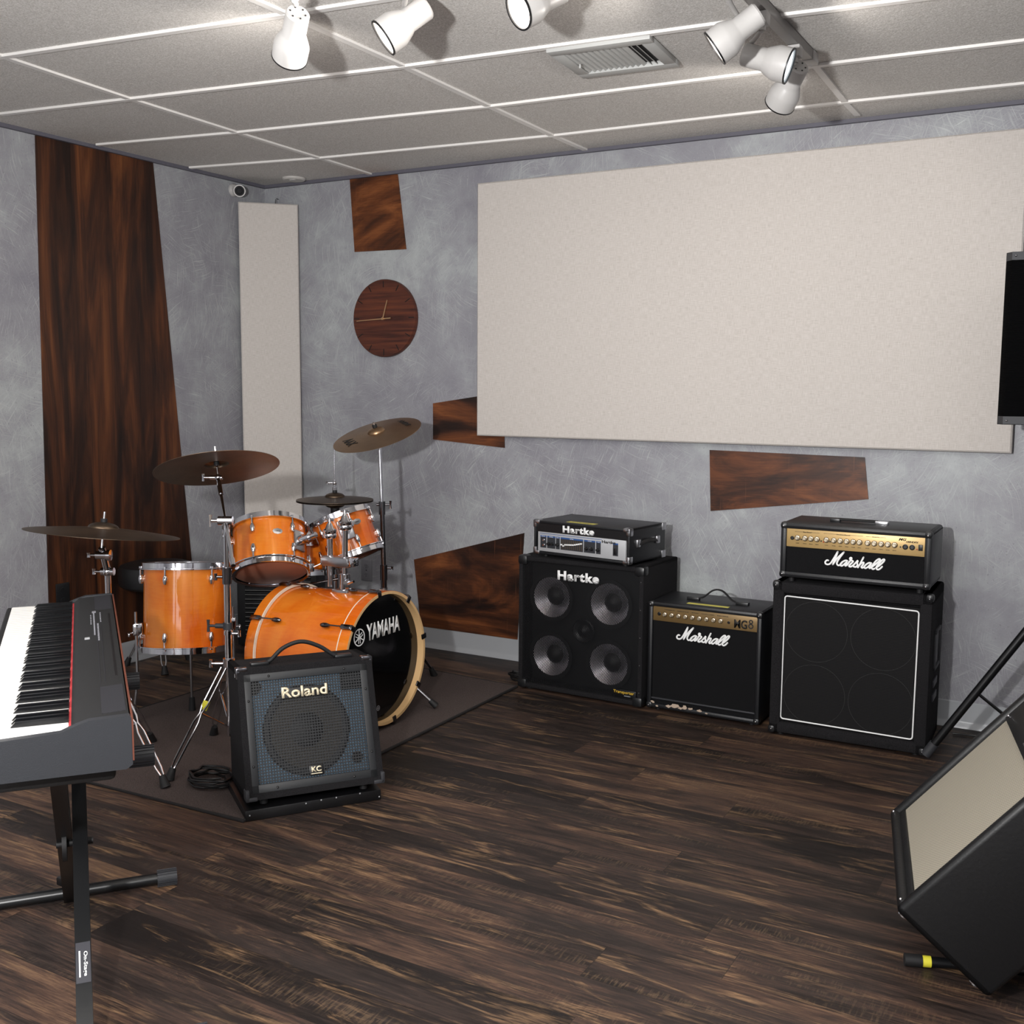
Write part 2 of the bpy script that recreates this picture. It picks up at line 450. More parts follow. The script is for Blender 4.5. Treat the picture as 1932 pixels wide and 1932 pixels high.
    def build(s, name, mat, parent=None, label=None, smooth=True):
        me = bpy.data.meshes.new(name); me.from_pydata(s.v, [], s.f); me.validate(verbose=False); me.update()
        bm = bmesh.new(); bm.from_mesh(me); bmesh.ops.recalc_face_normals(bm, faces=bm.faces); bm.to_mesh(me); bm.free()
        if smooth:
            me.polygons.foreach_set('use_smooth', [True] * len(me.polygons)); me.set_sharp_from_angle(angle=R(38))
        if s.uv == 'radial': pass
        elif s.uv:
            l = me.uv_layers.new(name='UVMap'); w_, h_ = s.uv
            pts = [V(v) for v in s.v[:4]]; ux = (pts[1] - pts[0]).normalized(); uy = (pts[3] - pts[0]).normalized()
            for p in me.polygons:
                for li in p.loop_indices:
                    d = me.vertices[me.loops[li].vertex_index].co - pts[0]
                    l.data[li].uv = (d.dot(ux), d.dot(uy))
        me.materials.append(mat)
        o = bpy.data.objects.new(name, me); COL.objects.link(o)
        if label: o['label'] = label
        if parent: attach(o, parent)
        return o
def attach(o, parent):
    o.parent = parent; o.matrix_parent_inverse = WM[parent.name].inverted()
    WM[o.name] = Matrix.Identity(4)
class _W(dict):
    def __missing__(s, k): return Matrix.Identity(4)
WM = _W()
def thing(name, label, cat, loc=(0, 0, 0), group=None):
    o = bpy.data.objects.new(name, None); COL.objects.link(o); o.location = V(loc); o.empty_display_size = .05
    o['label'] = label; o['category'] = cat
    if group: o['group'] = group
    WM[o.name] = Matrix.Translation(V(loc))
    return o
def tag(o, label, cat, group=None):
    o['label'] = label; o['category'] = cat
    if group: o['group'] = group
    return o
def struct(name, mb, mat):
    o = mb.build(name, mat); o['kind'] = 'structure'; return o
def text(name, body, size, mat, parent, X, bold=0, sx=1.0, ext=.0008, shear=0, spacing=1.0, align='LEFT', width=None):
    """X maps text x,y,z(out) to the world; width fits the line to that length"""
    c = bpy.data.curves.new('t', 'FONT'); c.body = body; c.size = 1; c.offset = bold; c.extrude = 0; c.shear = shear
    c.space_character = spacing; c.resolution_u = 3
    ob = bpy.data.objects.new('t', c); COL.objects.link(ob)
    dg = bpy.context.evaluated_depsgraph_get(); me = bpy.data.meshes.new_from_object(ob.evaluated_get(dg))
    bpy.data.objects.remove(ob)
    xs = [v.co.x for v in me.vertices]; ys = [v.co.y for v in me.vertices]
    x0, x1 = min(xs), max(xs); y0, y1 = min(ys), max(ys)
    kx = (width / (x1 - x0)) if width else size * sx
    ky = size if not width else (size / (y1 - y0))
    ox = -x0 if align == 'LEFT' else -(x0 + x1) / 2
    bm = bmesh.new(); bm.from_mesh(me)
    r = bmesh.ops.extrude_face_region(bm, geom=bm.faces[:])
    for e in r['geom']:
        if isinstance(e, bmesh.types.BMVert): e.co.z += 1
    for v in bm.verts:
        v.co = X @ V(((v.co.x + ox) * kx, (v.co.y - (y0 if width else 0)) * ky, v.co.z * ext))
    bmesh.ops.recalc_face_normals(bm, faces=bm.faces)
    bm.to_mesh(me); bm.free()
    me.name = name; me.materials.clear(); me.materials.append(mat)
    o = bpy.data.objects.new(name, me); COL.objects.link(o)
    if parent: attach(o, parent)
    return o
def face_x(F, x, y, z):
    """text frame on the front (local -y) of a box with frame F"""
    return F @ Matrix(((1, 0, 0, x), (0, 0, -1, y), (0, 1, 0, z), (0, 0, 0, 1)))
def spline(pts, k=6, closed=False):
    P = [V(p) if len(p) == 3 else V((p[0], p[1], 0)) for p in pts]; n = len(P); out = []
    rng = range(n) if closed else range(n - 1)
    for i in rng:
        a = P[(i - 1) % n] if (closed or i > 0) else P[0] * 2 - P[1]
        b, c = P[i], P[(i + 1) % n]
        d = P[(i + 2) % n] if (closed or i + 2 < n) else P[-1] * 2 - P[-2]
        for j in range(k):
            t_ = j / k
            out.append(.5 * ((2 * b) + (c - a) * t_ + (2 * a - 5 * b + 4 * c - d) * t_ ** 2 + (3 * b - a - 3 * c + d) * t_ ** 3))
    if not closed: out.append(P[-1])
    return out

SCRIPT = [
    [(205, 445), (160, 440), (118, 490), (135, 545), (205, 562), (275, 520), (365, 370), (462, 188)],
    [(462, 188), (430, 300), (385, 430), (335, 562)],
    [(335, 562), (440, 400), (540, 290), (638, 200)],
    [(638, 200), (540, 340), (465, 470), (452, 540), (490, 585), (545, 565), (600, 500)],
    [(750, 455), (690, 440), (600, 490), (550, 560), (585, 600), (650, 560), (730, 480), (700, 550), (690, 595), (740, 570), (800, 480), (830, 430), (810, 390), (830, 358), (862, 375), (845, 430), (905, 465), (840, 540), (795, 600), (840, 620), (900, 590)],
    [(890, 600), (960, 525), (1035, 440), (1020, 510), (1030, 570), (985, 625), (915, 612)],
    [(1190, 345), (1140, 450), (1090, 560), (1045, 640)],
    [(1075, 580), (1140, 510), (1200, 495), (1180, 560), (1140, 620), (1170, 648), (1230, 610)],
    [(1415, 512), (1350, 502), (1270, 550), (1220, 620), (1255, 658), (1320, 620), (1405, 530), (1370, 610), (1365, 655), (1420, 630), (1520, 545), (1620, 450), (1645, 400), (1610, 390), (1540, 440), (1460, 550), (1425, 630), (1455, 680), (1530, 655)],
    [(1530, 655), (1650, 560), (1745, 460), (1765, 405), (1720, 405), (1640, 490), (1570, 590), (1550, 655), (1595, 692), (1655, 665), (1712, 605)],
]
def script_logo(parent, F, x, y, z, width):
    """the looping white script badge, drawn as rounded strokes"""
    k = width / 1680; m = MB(F)
    for st in SCRIPT:
        pts = [(x + (p[0] - 95) * k, y, z - (p[1] - .075 * p[0]) * k) for p in st]
        q = spline(pts, 5)
        m.tube(q, 25 * k, 8, flat=.5, nrm=(0, 1, 0))
        for e in (pts[0], pts[-1]):
            m.sphere(e, 24 * k, 8, 1)
    return m.build('script_lettering', M['letter'], parent, 'white script lettering badge')

# ================================================================== STRUCTURE
XR, YF = 6.2, -6.6
struct('floor', MB().box((-.1, YF - .1, -.1), (XR + .1, .1, 0)), M['floor'])
struct('wall_back', MB().box((-.1, 0, 0), (XR + .1, .1, H + .1)), M['plaster'])
struct('wall_left', MB().box((-.1, YF, 0), (0, 0, H + .1)), M['plaster'])
struct('wall_right', MB().box((XR, YF, 0), (XR + .1, 0, H + .1)), M['plaster'])
struct('wall_front', MB().box((-.1, YF - .1, 0), (XR + .1, YF, H + .1)), M['plaster'])
struct('ceiling', MB().box((0, YF, H + .004), (XR, 0, H + .1)), M['ceil'])
# suspended grid: bars through the measured crossings
def cz(p): return on_z(p[0], p[1], H - .004)
def ext(pts, d0, d1):
    pts = [V(p) for p in pts]
    a = pts[0] + (pts[0] - pts[1]).normalized() * d0; b = pts[-1] + (pts[-1] - pts[-2]).normalized() * d1
    return ([a] if d0 else []) + pts + ([b] if d1 else [])
xl = [[(359, 318), (603, 300), (1043, 258), (1595, 195), (1932, 160)],
      [(184, 275), (447, 252), (924, 203), (1538.6, 126), (1932, 79.5)],
      [(0, 217.6), (246, 189), (763, 128), (1460.6, 34), (1735, 0)],
      [(5, 109), (541.6, 30), (760, -4)]]
yl = [[(711, 334), (603, 300), (447, 252), (246, 189), (5, 109)],
      [(1108, 286), (1043, 258), (924, 203), (763, 128), (541.6, 30), (478, 2)],
      [(1618, 219), (1595, 195), (1538.6, 126), (1460.6, 34), (1430, 0)]]
def clampin(p): return V((min(max(p.x, 0), XR), min(max(p.y, YF), 0), p.z))
def bar(pts, wd=.024, hz=.009):
    m = MB(); vs = []; fs = []
    for i, p in enumerate(pts):
        tg = (pts[min(i + 1, len(pts) - 1)] - pts[max(i - 1, 0)]).normalized(); s_ = V((-tg.y, tg.x, 0)) * wd / 2
        for q in (p - s_, p + s_):
            vs.append((q.x, q.y, H + .004)); vs.append((q.x, q.y, H - hz + .004))
    for i in range(len(pts) - 1):
        a, b = i * 4, i * 4 + 4
        fs += [(a, a + 1, b + 1, b), (a + 1, a + 3, b + 3, b + 1), (a + 3, a + 2, b + 2, b + 3), (a + 2, a, b, b + 2)]
    k = (len(pts) - 1) * 4
    fs += [(0, 1, 3, 2), (k, k + 1, k + 3, k + 2)]
    m.add(vs, fs); return m
n = 0
ybase = None
lines = []
for i, l in enumerate(xl):
    pts = [cz(p) for p in l]; lines.append(ext(pts, 0 if i < 3 else 1.2, 4))
dx = V((math.cos(.0693), math.sin(.0693), 0))
for k in range(4, 12):
    c = V((1.5, -.376 - .61 * k, H)); lines.append([c - dx * 3, c + dx * 6])
for l in yl: lines.append(ext([cz(p) for p in l], 0, 6))
dy = V((math.sin(.0693), -math.cos(.0693), 0))
for k in (3, 4): lines.append([V((.737 + 1.22 * k, -.2, H)) - dy * .2, V((.737 + 1.22 * k, -.2, H)) + dy * 7])
for l in lines:
    pts = [l[0]] + l[1:]
    # cut at the walls
    out = []
    for a, b in zip(pts[:-1], pts[1:]):
        t0, t1 = 0.0, 1.0; d = b - a
        for ax, lo, hi in ((0, .003, XR - .003), (1, YF + .003, -.003)):
            if abs(d[ax]) > 1e-9:
                u, v_ = (lo - a[ax]) / d[ax], (hi - a[ax]) / d[ax]; t0 = max(t0, min(u, v_)); t1 = min(t1, max(u, v_))
            elif not lo <= a[ax] <= hi: t1 = -1
        if t1 > t0:
            if not out: out.append(a + d * t0)
            out.append(a + d * t1)
    if len(out) > 1:
        n += 1; struct('trim_%d' % n, bar(out, .024, .009 if abs(out[-1].x - out[0].x) > abs(out[-1].y - out[0].y) else .0078), M['tbar'])
n += 1; struct('trim_%d' % n, MB().box((0, -.02, H - .012), (XR, 0, H + .004)), M['shadowmold'])
n += 1; struct('trim_%d' % n, MB().box((0, YF, H - .012), (.02, -.02, H + .004)), M['shadowmold'])
prof = [(0, 0), (.016, 0), (.0125, .012), (.006, .02), (.004, .03), (.004, .104), (0, .108)]
def skirt(F, L):
    m = MB(F); nn = len(prof)
    vs = [(0, -a, b) for a, b in prof] + [(L, -a, b) for a, b in prof]
    m.add(vs, [tuple(range(nn)), tuple(range(nn, 2 * nn))[::-1]] + [(i, (i + 1) % nn, (i + 1) % nn + nn, i + nn) for i in range(nn)])
    return m
struct('baseboard_back', skirt(frame((0, 0, 0)), XR), M['base'])
struct('baseboard_left', skirt(frame((0, YF, 0), PI / 2), -YF), M['base'])

# ================================================================== WALL PIECES
def wood(poly, wall, mat, label, grp='dark veneer shapes on the plaster'):
    m = MB()
    if wall == 'b': m.prism(poly, -.006, 0)
    else: m.prism(poly, -.006, 0, Matrix.Rotation(PI / 2, 4, 'Z'))
    return tag(m.build('veneer_panel', mat, smooth=False), label, 'wall panel', grp)
wood([(-1.436, H - .013), (-.786, H - .013), (-.655, .98), (-.575, .108), (-1.47, .108)], 'l', M['ven_v'], 'tall tapering dark walnut slab running floor to ceiling on the left wall')
wood([(.599, H - .013), (.907, H - .013), (.958, 2.068), (.626, 2.072)], 'b', M['ven'][0], 'small walnut panel hanging down from the ceiling above the round clock')
wood([(1.123, 1.283), (1.45, 1.33), (1.54, 1.33), (1.55, 1.069), (1.123, 1.098)], 'b', M['ven'][1], 'walnut panel half hidden behind the lower left corner of the big fabric board')
wood([(1.0, .461), (1.665, .651), (1.63, .108), (1.043, .108)], 'b', M['ven'][2], 'five sided walnut panel standing on the baseboard left of the bass amplifier')
wood([(2.613, 1.096), (3.289, 1.089), (3.311, .915), (2.625, .822)], 'b', M['ven'][3], 'long wedge of walnut above and between the two right amplifier stacks')

def soft_board(F, w_, h_, d_, name='acoustic_panel'):
    """fabric wrapped board with slightly pillowed face"""
    m = MB(F); nx, nz = 16, 16; vs = []; fs = []
    def yy(u, v_): return -d_ - .003 * (math.sin(PI * u) ** .5) * (math.sin(PI * v_) ** .5)
    for j in range(nz + 1):
        for i in range(nx + 1):
            u, v_ = i / nx, j / nz; e = .006
            vs.append((w_ * u + (e if i == 0 else -e if i == nx else 0), yy(u, v_), h_ * v_ + (e if j == 0 else -e if j == nz else 0)))
    for j in range(nz):
        for i in range(nx):
            a = j * (nx + 1) + i; fs.append((a, a + 1, a + nx + 2, a + nx + 1))
    edge = [j * (nx + 1) for j in range(nz, 0, -1)] + list(range(nx)) + [j * (nx + 1) + nx for j in range(nz)] + [nz * (nx + 1) + i for i in range(nx, 0, -1)]
    k = len(vs)
    for q in edge:
        x, _, z = vs[q]; xx = 0 if x < .01 else w_ if x > w_ - .01 else x; zz = 0 if z < .01 else h_ if z > h_ - .01 else z
        vs.append((xx, -d_ + .006, zz)); vs.append((xx, 0, zz))
    L = len(edge)
    for i in range(L):
        j = (i + 1) % L
        fs.append((edge[i], edge[j], k + 2 * j, k + 2 * i)); fs.append((k + 2 * i, k + 2 * j, k + 2 * j + 1, k + 2 * i + 1))
    m.add(vs, fs); return m
tag(soft_board(frame((1.417, -.0065, 1.128)), 2.432, 1.222, .05).build('acoustic_panel', M['linen']),
    'huge beige linen covered acoustic board filling the back wall above the amplifiers', 'acoustic panel')
ap = thing('acoustic_panel', 'tall narrow beige fabric panel set across the room corner behind the drums', 'acoustic panel', (.11, -.11, .45))
soft_board(frame((.016, -.222, .45), math.atan2(.215, .222)), .312, 1.89, .035).build('fabric_board', M['linen'], ap)
MB().tube([(.13, -.06, 2.34), (.13, -.055, 2.372), (.135, -.05, 2.378), (.142, -.05, 2.372)], .0018, 6).build('hanging_hook', M['black'], ap)

# clock
cl = thing('wall_clock', 'round dark wood clock with thin pale hands on the grey back wall', 'clock', (.832, 0, 1.72))
Fc = axis_frame((.832, -.001, 1.72), (0, -1, 0))
MB(Fc).lathe([(.196, 0), (.2, .004), (.2, .026), (.197, .03), (.0001, .03)], 72, cap0=True).build('clock_face', M['clockwood'], cl)
for k in range(12):
    a = k * PI / 6; m = MB(Matrix.Translation(V((.832, -.0315, 1.72))) @ Matrix.Rotation(a, 4, 'Y'))
    m.box((-.0022, -.0005, .158), (.0022, .001, .192)).build('hour_mark', M['black'], cl)
def hand(px, py, tail, wd, name):
    c = V((.832, -.038, 1.717)); p = on_y(px, py, -.038); d = (p - c)
    m = MB(); sd = V((-d.z, 0, d.x)).normalized() * wd
    a = c - d.normalized() * tail
    vs = [a - sd, a + sd, p + sd * .6, p - sd * .6]; vs = vs + [v + V((0, -.002, 0)) for v in vs]
    m.add([v[:] for v in vs], [(0, 1, 2, 3), (4, 5, 6, 7), (0, 1, 5, 4), (1, 2, 6, 5), (2, 3, 7, 6), (3, 0, 4, 7)])
    m.build(name, M['brass'], cl)
hand(730.5, 566, .0, .0035, 'hour_hand'); hand(673, 606, .05, .003, 'minute_hand')
MB().cyl((.832, -.03, 1.717), (.832, -.044, 1.717), .007).build('centre_pin', M['brass'], cl)

# outlets
def outlet(F, label, pm, dark):
    t_ = thing('power_outlet', label, 'outlet', F.translation)
    MB(F).box((-.036, -.006, -.058), (.036, 0, .058), .003).build('cover_plate', pm, t_)
    for s in (-1, 1):
        m = MB(F @ Matrix.Translation(V((0, -.006, .024 * s))))
        r = m.lathe([(.0155, 0), (.0155, .003), (.0001, .003)], 20, Matrix.Rotation(PI / 2, 4, 'X')).build('socket', pm, t_)
        m2 = MB(F @ Matrix.Translation(V((0, -.0095, .024 * s))))
        m2.box((-.006, -.0006, -.002), (-.0045, .0003, .008)).box((.0045, -.0006, -.002), (.006, .0003, .008)).cyl((0, -.0006, -.008), (0, .0003, -.008), .0022, seg=8)
        m2.build('socket_slot', dark, r)
    MB(F).cyl((0, -.0075, 0), (0, -.005, 0), .003, seg=10).build('screw', M['black'], t_)
outlet(frame((.686, 0, .375)), 'grey painted double power outlet on the back wall behind the drum kit', M['greyplate'], M['black'])
outlet(Matrix.Translation(V((.012, -1.40, .40))) @ Matrix.Rotation(PI / 2, 4, 'Z'), 'black power outlet at the foot of the tall walnut slab behind the piano', M['plastic'], M['black'])

# security camera
sc = thing('security_camera', 'small white bullet camera high on the left wall beside the corner panel', 'camera', (0, -.26, 2.39))
p0 = on_x(440, 359, .0)
MB().lathe([(.034, 0), (.034, .008), (.028, .016), (.012, .02)], 28, axis_frame((0, p0.y, p0.z), (1, 0, 0)), True).build('mount_base', M['white'], sc)
cdir = (V((3.2, -3.2, 1.6)) - V((0, p0.y, p0.z))).normalized()
cb = V((.035, p0.y + .005, p0.z - .004))
MB().tube([(0.01, p0.y, p0.z), cb], .013, 12).build('mount_arm', M['white'], sc)
hs = MB(axis_frame(cb - cdir * .012, cdir)).lathe([(.001, 0), (.022, .004), (.029, .02), (.029, .07), (.031, .075), (.031, .082), (.026, .082), (.025, .07)], 28).build('camera_housing', M['white'], sc)
MB(axis_frame(cb + cdir * .056, cdir)).lathe([(.026, 0), (.025, .004), (.016, .004), (.014, -.002), (.0001, -.002)], 28).build('camera_lens', M['lens'], sc)

# ceiling disc in the corner
q = on_z(572, 345, H)
sd = thing('smoke_detector', 'thin round white disc on the ceiling near the room corner', 'smoke detector', (q.x, -.075, H - .02))
MB(axis_frame((.30, -.10, H + .004), (0, 0, -1))).lathe([(.062, 0), (.062, .006), (.055, .012), (.0001, .013)], 40).build('detector_cover', M['ceilpaint'], sd)
MB().box((.30, -.135, H - .013), (.33, -.12, H - .008), .001).build('test_button', M['white'], sd)

# vent
vA, vB, vC, vD = (V((2.524, -1.42, 0)), V((2.872, -1.385, 0)), V((2.863, -1.075, 0)), V((2.520, -1.10, 0)))
vt = thing('air_vent', 'square white louvred air vent set in the ceiling between the lamps', 'vent', (2.69, -1.245, H - .01))
Fv = Matrix.Translation(V((2.524, -1.42, H - .012))) @ Matrix.Rotation(.075, 4, 'Z')
MB(Fv).box((0, 0, -.004), (.35, .045, .012), .001).box((0, .275, -.004), (.35, .32, .012), .001).box((0, .045, -.004), (.04, .275, .012), .001).box((.31, .045, -.004), (.35, .275, .012), .001).build('vent_frame', M['whitemat'], vt)
MB(Fv).box((.038, .043, .0135), (.312, .277, .0145)).build('duct_opening', M['ventdark'], vt)
for i in range(14):
    x = .048 + i * .0196; sl = -1 if i < 11 else 1
    m = MB(Fv @ Matrix.Translation(V((x, 0, .004))) @ Matrix.Rotation(R(38) * sl, 4, 'Y'))
    m.box((-.0068, .046, -.0008), (.0068, .274, .0008)).build('louvre', M['whitemat'], vt)
MB(Fv).box((.05, .16, -.016), (.056, .166, -.002), .001).build('damper_lever', M['whitemat'], vt)

# ================================================================== TRACK LIGHTS
tk = thing('light_track', 'grey ceiling track rail carrying the three right hand spot lamps', 'light track', (3.26, -1.9, H - .01), 'ceiling lamp tracks')
MB().box((3.243, -3.6, H - .03), (3.277, -.96, H), .002).build('track_rail', M['railgrey'], tk)
MB().box((3.240, -1.0, H - .032), (3.280, -.94, H), .003).build('end_cap', M['white'], tk)
tk2 = thing('light_track', 'ceiling track just above the frame holding the three left hand lamps', 'light track', (2.5, -2.3, H - .01), 'ceiling lamp tracks')
t2a, t2b = V((1.95, -2.335, 0)), V((3.15, -2.25, 0))
Ft2 = Matrix.Translation(V((t2a.x, t2a.y, H))) @ Matrix.Rotation(math.atan2(t2b.y - t2a.y, t2b.x - t2a.x), 4, 'Z')
MB(Ft2).box((0, -.017, -.03), (1.2, .017, 0), .002).build('track_rail', M['railgrey'], tk2)
LG = 'white spot lamps on the ceiling tracks'
def spot(back, mouth, hang, label, lit='bulb', energy=6, knuckle=.35, roll_=0):
    back, mouth, hang = V(back), V(mouth), V(hang); ax = (mouth - back); L = ax.length; ax.normalize()
    t_ = thing('track_lamp', label, 'spot lamp', hang, LG)
    k = .92 * L / .165
    r1 = .033; r2 = .05
    F_ = axis_frame(back, ax)
    MB().box(hang + V((-.02, -.02, -.036)), hang + V((.02, .02, 0)), .004).build('track_adapter', M['white'], t_)
    MB().cyl(hang + V((0, 0, -.036)), hang + V((0, 0, -.05)), .012).build('swivel_collar', M['white'], t_)
    side = ax.cross(V((0, 0, 1))).normalized()
    up_ = side.cross(ax).normalized()
    kn = back + ax * (L * knuckle) + up_ * r1
    a = hang + V((0, 0, -.05))
    MB().tube([a, a.lerp(kn, .55) , kn + V((0, 0, .004)), kn - up_ * .004], .0075, 10).build('swivel_arm', M['white'], t_)
    o = MB(F_).lathe([(.0001, .004), (r1 - .004, 0), (r1, .005), (r1, .46 * L), (r1 + .004, .5 * L), (r2 - .003, .66 * L), (r2, .72 * L), (r2, L), (r2 - .003, L), (r2 - .003, .74 * L), (.03, .56 * L), (.0001, .55 * L)], 40).build('lamp_housing', M['white'], t_)
    m = MB(F_)
    for i in range(6):
        an = i * PI / 3 + .3; m.cyl((.021 * math.cos(an), .021 * math.sin(an), -.0005), (.021 * math.cos(an), .021 * math.sin(an), .004), .0028, seg=8)
    m.build('heat_vent', M['ventdark'], o)
    MB(F_).ring(r2 - .004, r2 + .0012, L - .003, L + .001, 40).build('lamp_rim', M['black'], t_)
    MB(F_).lathe([(.0001, .985 * L), (.03, .975 * L), (.0445, .95 * L), (.044, .88 * L), (.02, .65 * L)], 32).build('lamp_bulb', M[lit], t_)
    p = F_ @ V((0, 0, L + .012))
    l = light('lamp_light', 'SPOT', p, energy, (1, .93, .86), .04, target=tuple(p + ax), cone=R(168), blend=.35)
    attach(l, t_)
def at(px, py, d): return CAMP + ray(px, py) * d
def trk2(px): # point on the left track under which a lamp hangs
    best = min((abs((ray_px(Ft2 @ V((s * .01, 0, -.03))))[0] - px), s) for s in range(0, 121)); return Ft2 @ V((best[1] * .01, 0, -.03))
def ray_px(P):
    d = P - CAMP; return (CXP + FPX * d.dot(rgt) / d.dot(fwd), CYP - FPX * d.dot(upv) / d.dot(fwd))
def rp(px, py, rho): return CAMP + ray(px, py).normalized() * rho
def lamp(b, m_, rho, dr, hang, label, **kw): spot(rp(b[0], b[1], rho - dr / 2), rp(m_[0], m_[1], rho + dr / 2), hang, label, **kw)
lamp((562, 24), (546, 108), 3.32, .10, trk2(557), 'leftmost spot lamp, white, pointing down with its vented back in view', energy=10, knuckle=.04)
lamp((806, 12), (723, 72), 3.22, -.035, trk2(770), 'second white spot lamp from the left, aimed sideways to the left', energy=26)
lamp((1062, -20), (978, 20), 3.08, -.085, trk2(1025), 'third white lamp from the left, glaring brightly at the top edge', energy=14)
lamp((1433, 25), (1348, 92), 3.235, -.015, V((3.26, -1.80, H - .03)), 'white spot lamp of the right track nearest the viewer, aimed left', energy=10)
lamp((1402, 102), (1490, 125), 3.47, -.03, V((3.26, -1.50, H - .03)), 'middle white lamp of the right track, turned to the right', lit='bulbcool', energy=5, knuckle=.1)
lamp((1508, 124), (1471, 196), 3.78, .085, V((3.262, -1.16, H - .03)), 'lowest white lamp at the far end of the right track, pointing down', energy=10, knuckle=.05)

# ================================================================== RUG
rg = [(0.66, -2.24), (1.885, -2.195), (1.872, -.432), (.70, -.36)]
m = MB(); m.add([(x, y, 0.0005) for x, y in rg] + [(x, y, .009) for x, y in rg], [(0, 1, 2, 3), (4, 5, 6, 7), (0, 1, 5, 4), (1, 2, 6, 5), (2, 3, 7, 6), (3, 0, 4, 7)])
rug = thing('drum_rug', 'flat grey brown rug under the drum kit', 'rug', (1.3, -1.3, 0))
m.build('rug_pile', M['rug'], rug, smooth=False)
m = MB(); m.tube([(x, y, .006) for x, y in rg], .006, 8, closed=True); m.build('rug_binding', M['rugedge'], rug)
RZ = .009

# ================================================================== DRUMS
def lug(F_, a, R_, z0, z1, parent, zmid, flip=1, wood=False):
    """teardrop lug on the shell and its tension rod; z0 hoop height, zmid lug height"""
    X = F_ @ Matrix.Rotation(a, 4, 'Z')
    m = MB(X)
    m.lathe([(.0001, -.020), (.006, -.017), (.0095, -.006), (.0105, .004), (.008, .014), (.0055, .019), (.0001, .02)], 12,
            Matrix.Translation(V((R_ + .009, 0, zmid))) @ Matrix.Rotation(0 if flip > 0 else PI, 4, 'Y'))
    m.box((R_ - .002, -.008, zmid - .012), (R_ + .008, .008, zmid + .012), .003)
    m.cyl((R_ + .012, 0, zmid), (R_ + .012, 0, z0), .0032, seg=8)
    m.cyl((R_ + .012, 0, z0 - .004), (R_ + .012, 0, z0 + .008 * flip), .0055, seg=8)
    m.build('tension_lug', M['chrome'], parent)
    if False: pass
def hoop(F_, R_, z, sgn, parent):
    m = MB(F_); h = .016
    m.lathe([(R_ - .004, z + sgn * h), (R_ + .002, z + sgn * (h + .002)), (R_ + .009, z + sgn * (h)), (R_ + .009, z - sgn * .004), (R_ + .017, z - sgn * .006), (R_ + .017, z - sgn * .010), (R_ + .006, z - sgn * .010), (R_ + .003, z)], 72)
    return m.build('rim_hoop', M['chrome'], parent)
def drum(name, label, F_, R_, Hh, n, base, cat='drum', badge=None, phase=0, reso='headclear', grp=None):
    """F_: frame at the lower head centre, z up the drum"""
    t_ = thing(name, label, cat, base, grp)
    MB(F_).lathe([(R_, .004), (R_, Hh - .004), (R_ - .007, Hh - .004), (R_ - .007, .004), (R_, .004)], 72).build('shell', M['drum'], t_)
    MB(F_).lathe([(R_ + .002, Hh - .006), (R_ + .002, Hh), (R_ - .003, Hh + .002), (.0001, Hh + .002)], 72).build('batter_head', M['head'], t_)
    MB(F_).lathe([(R_ + .002, .006), (R_ + .002, 0), (R_ - .003, -.002), (.0001, -.002)], 72).build('resonant_head', M[reso], t_)
    hoop(F_, R_, Hh, 1, t_); hoop(F_, R_, 0, -1, t_)
    for k in range(n):
        a = 2 * PI * k / n + phase
        if Hh > .16:
            lug(F_, a, R_, Hh - .006, 0, t_, Hh - .05, 1); lug(F_, a, R_, .006, 0, t_, .05, -1)
        else:
            lug(F_, a, R_, Hh - .006, 0, t_, Hh / 2, 1); lug(F_, a, R_, .006, 0, t_, Hh / 2, -1)
    if badge is not None:
        a, zz = badge
        m = MB(F_ @ Matrix.Rotation(a, 4, 'Z') @ Matrix.Translation(V((R_ - .0005, 0, zz))))
        o = m.lathe([(.021, 0), (.021, .0015), (.0001, .0025)], 8, Matrix.Rotation(PI / 2, 4, 'Y') @ Matrix.Scale(.62, 4, V((1, 0, 0)))).build('shell_badge', M['chromedull'], t_, 'small silver badge on the shell')
        X = F_ @ Matrix.Rotation(a, 4, 'Z') @ Matrix(((0, 0, 1, R_ + .0018), (1, 0, 0, 0), (0, 1, 0, zz - .003), (0, 0, 0, 1)))
        text('badge_lettering', 'YAMAHA', .0055, M['black'], t_, X, .02, width=.024, align='C', ext=.0003)
    return t_
# angle about a drum axis that faces the camera
def facing(F_):
    d = F_.inverted() @ CAMP; return math.atan2(d.y, d.x)

# --- bass drum
bn = V((1, .007, .03)).normalized()
bfc = V((1.723, -1.218, .293)); BR_ = .262; BL = .505
FB = Matrix.Translation(bfc - bn * BL) @ Matrix((V((bn.y, -bn.x, 0)).normalized() * -1, bn.cross(V((bn.y, -bn.x, 0)).normalized() * -1), bn)).transposed().to_4x4()
# local z = toward the front head, local x horizontal, local y up
bd = thing('bass_drum', 'orange lacquered bass drum with glossy black front head', 'drum', (1.47, -1.22, RZ))
MB(FB).lathe([(BR_ - .006, .035), (BR_ - .006, BL - .035)], 96).build('shell', M['drum'], bd)
def whoop(z0, z1, front):
    r = BR_ + .006
    MB(FB).lathe([(r - .012, z0), (r, z0), (r, z1), (r - .012, z1), (r - .012, z0)], 96).build('wood_hoop', M['drum'], bd)
    if front:
        MB(FB).lathe([(r - .0125, z0 + .004), (r - .0125, z1 + .0005), (r - .001, z1 + .0008), (r - .001, z1 - .001)], 96).build('hoop_lining', M['maple'], bd, 'bare maple inner face of the front hoop')
whoop(0, .045, False); whoop(BL - .045, BL, True)
MB(FB).ring(BR_ - .004, BR_ + .0068, .045, .051, 96).build('inlay_stripe', M['cream'], bd, 'pale band beside the rear hoop')
MB(FB).ring(BR_ - .004, BR_ + .0068, BL - .049, BL - .045, 96).build('inlay_stripe', M['cream'], bd)
MB(FB).lathe([(BR_ - .006, BL - .03), (.0001, BL - .031)], 96).build('front_head', M['blackhead'], bd)
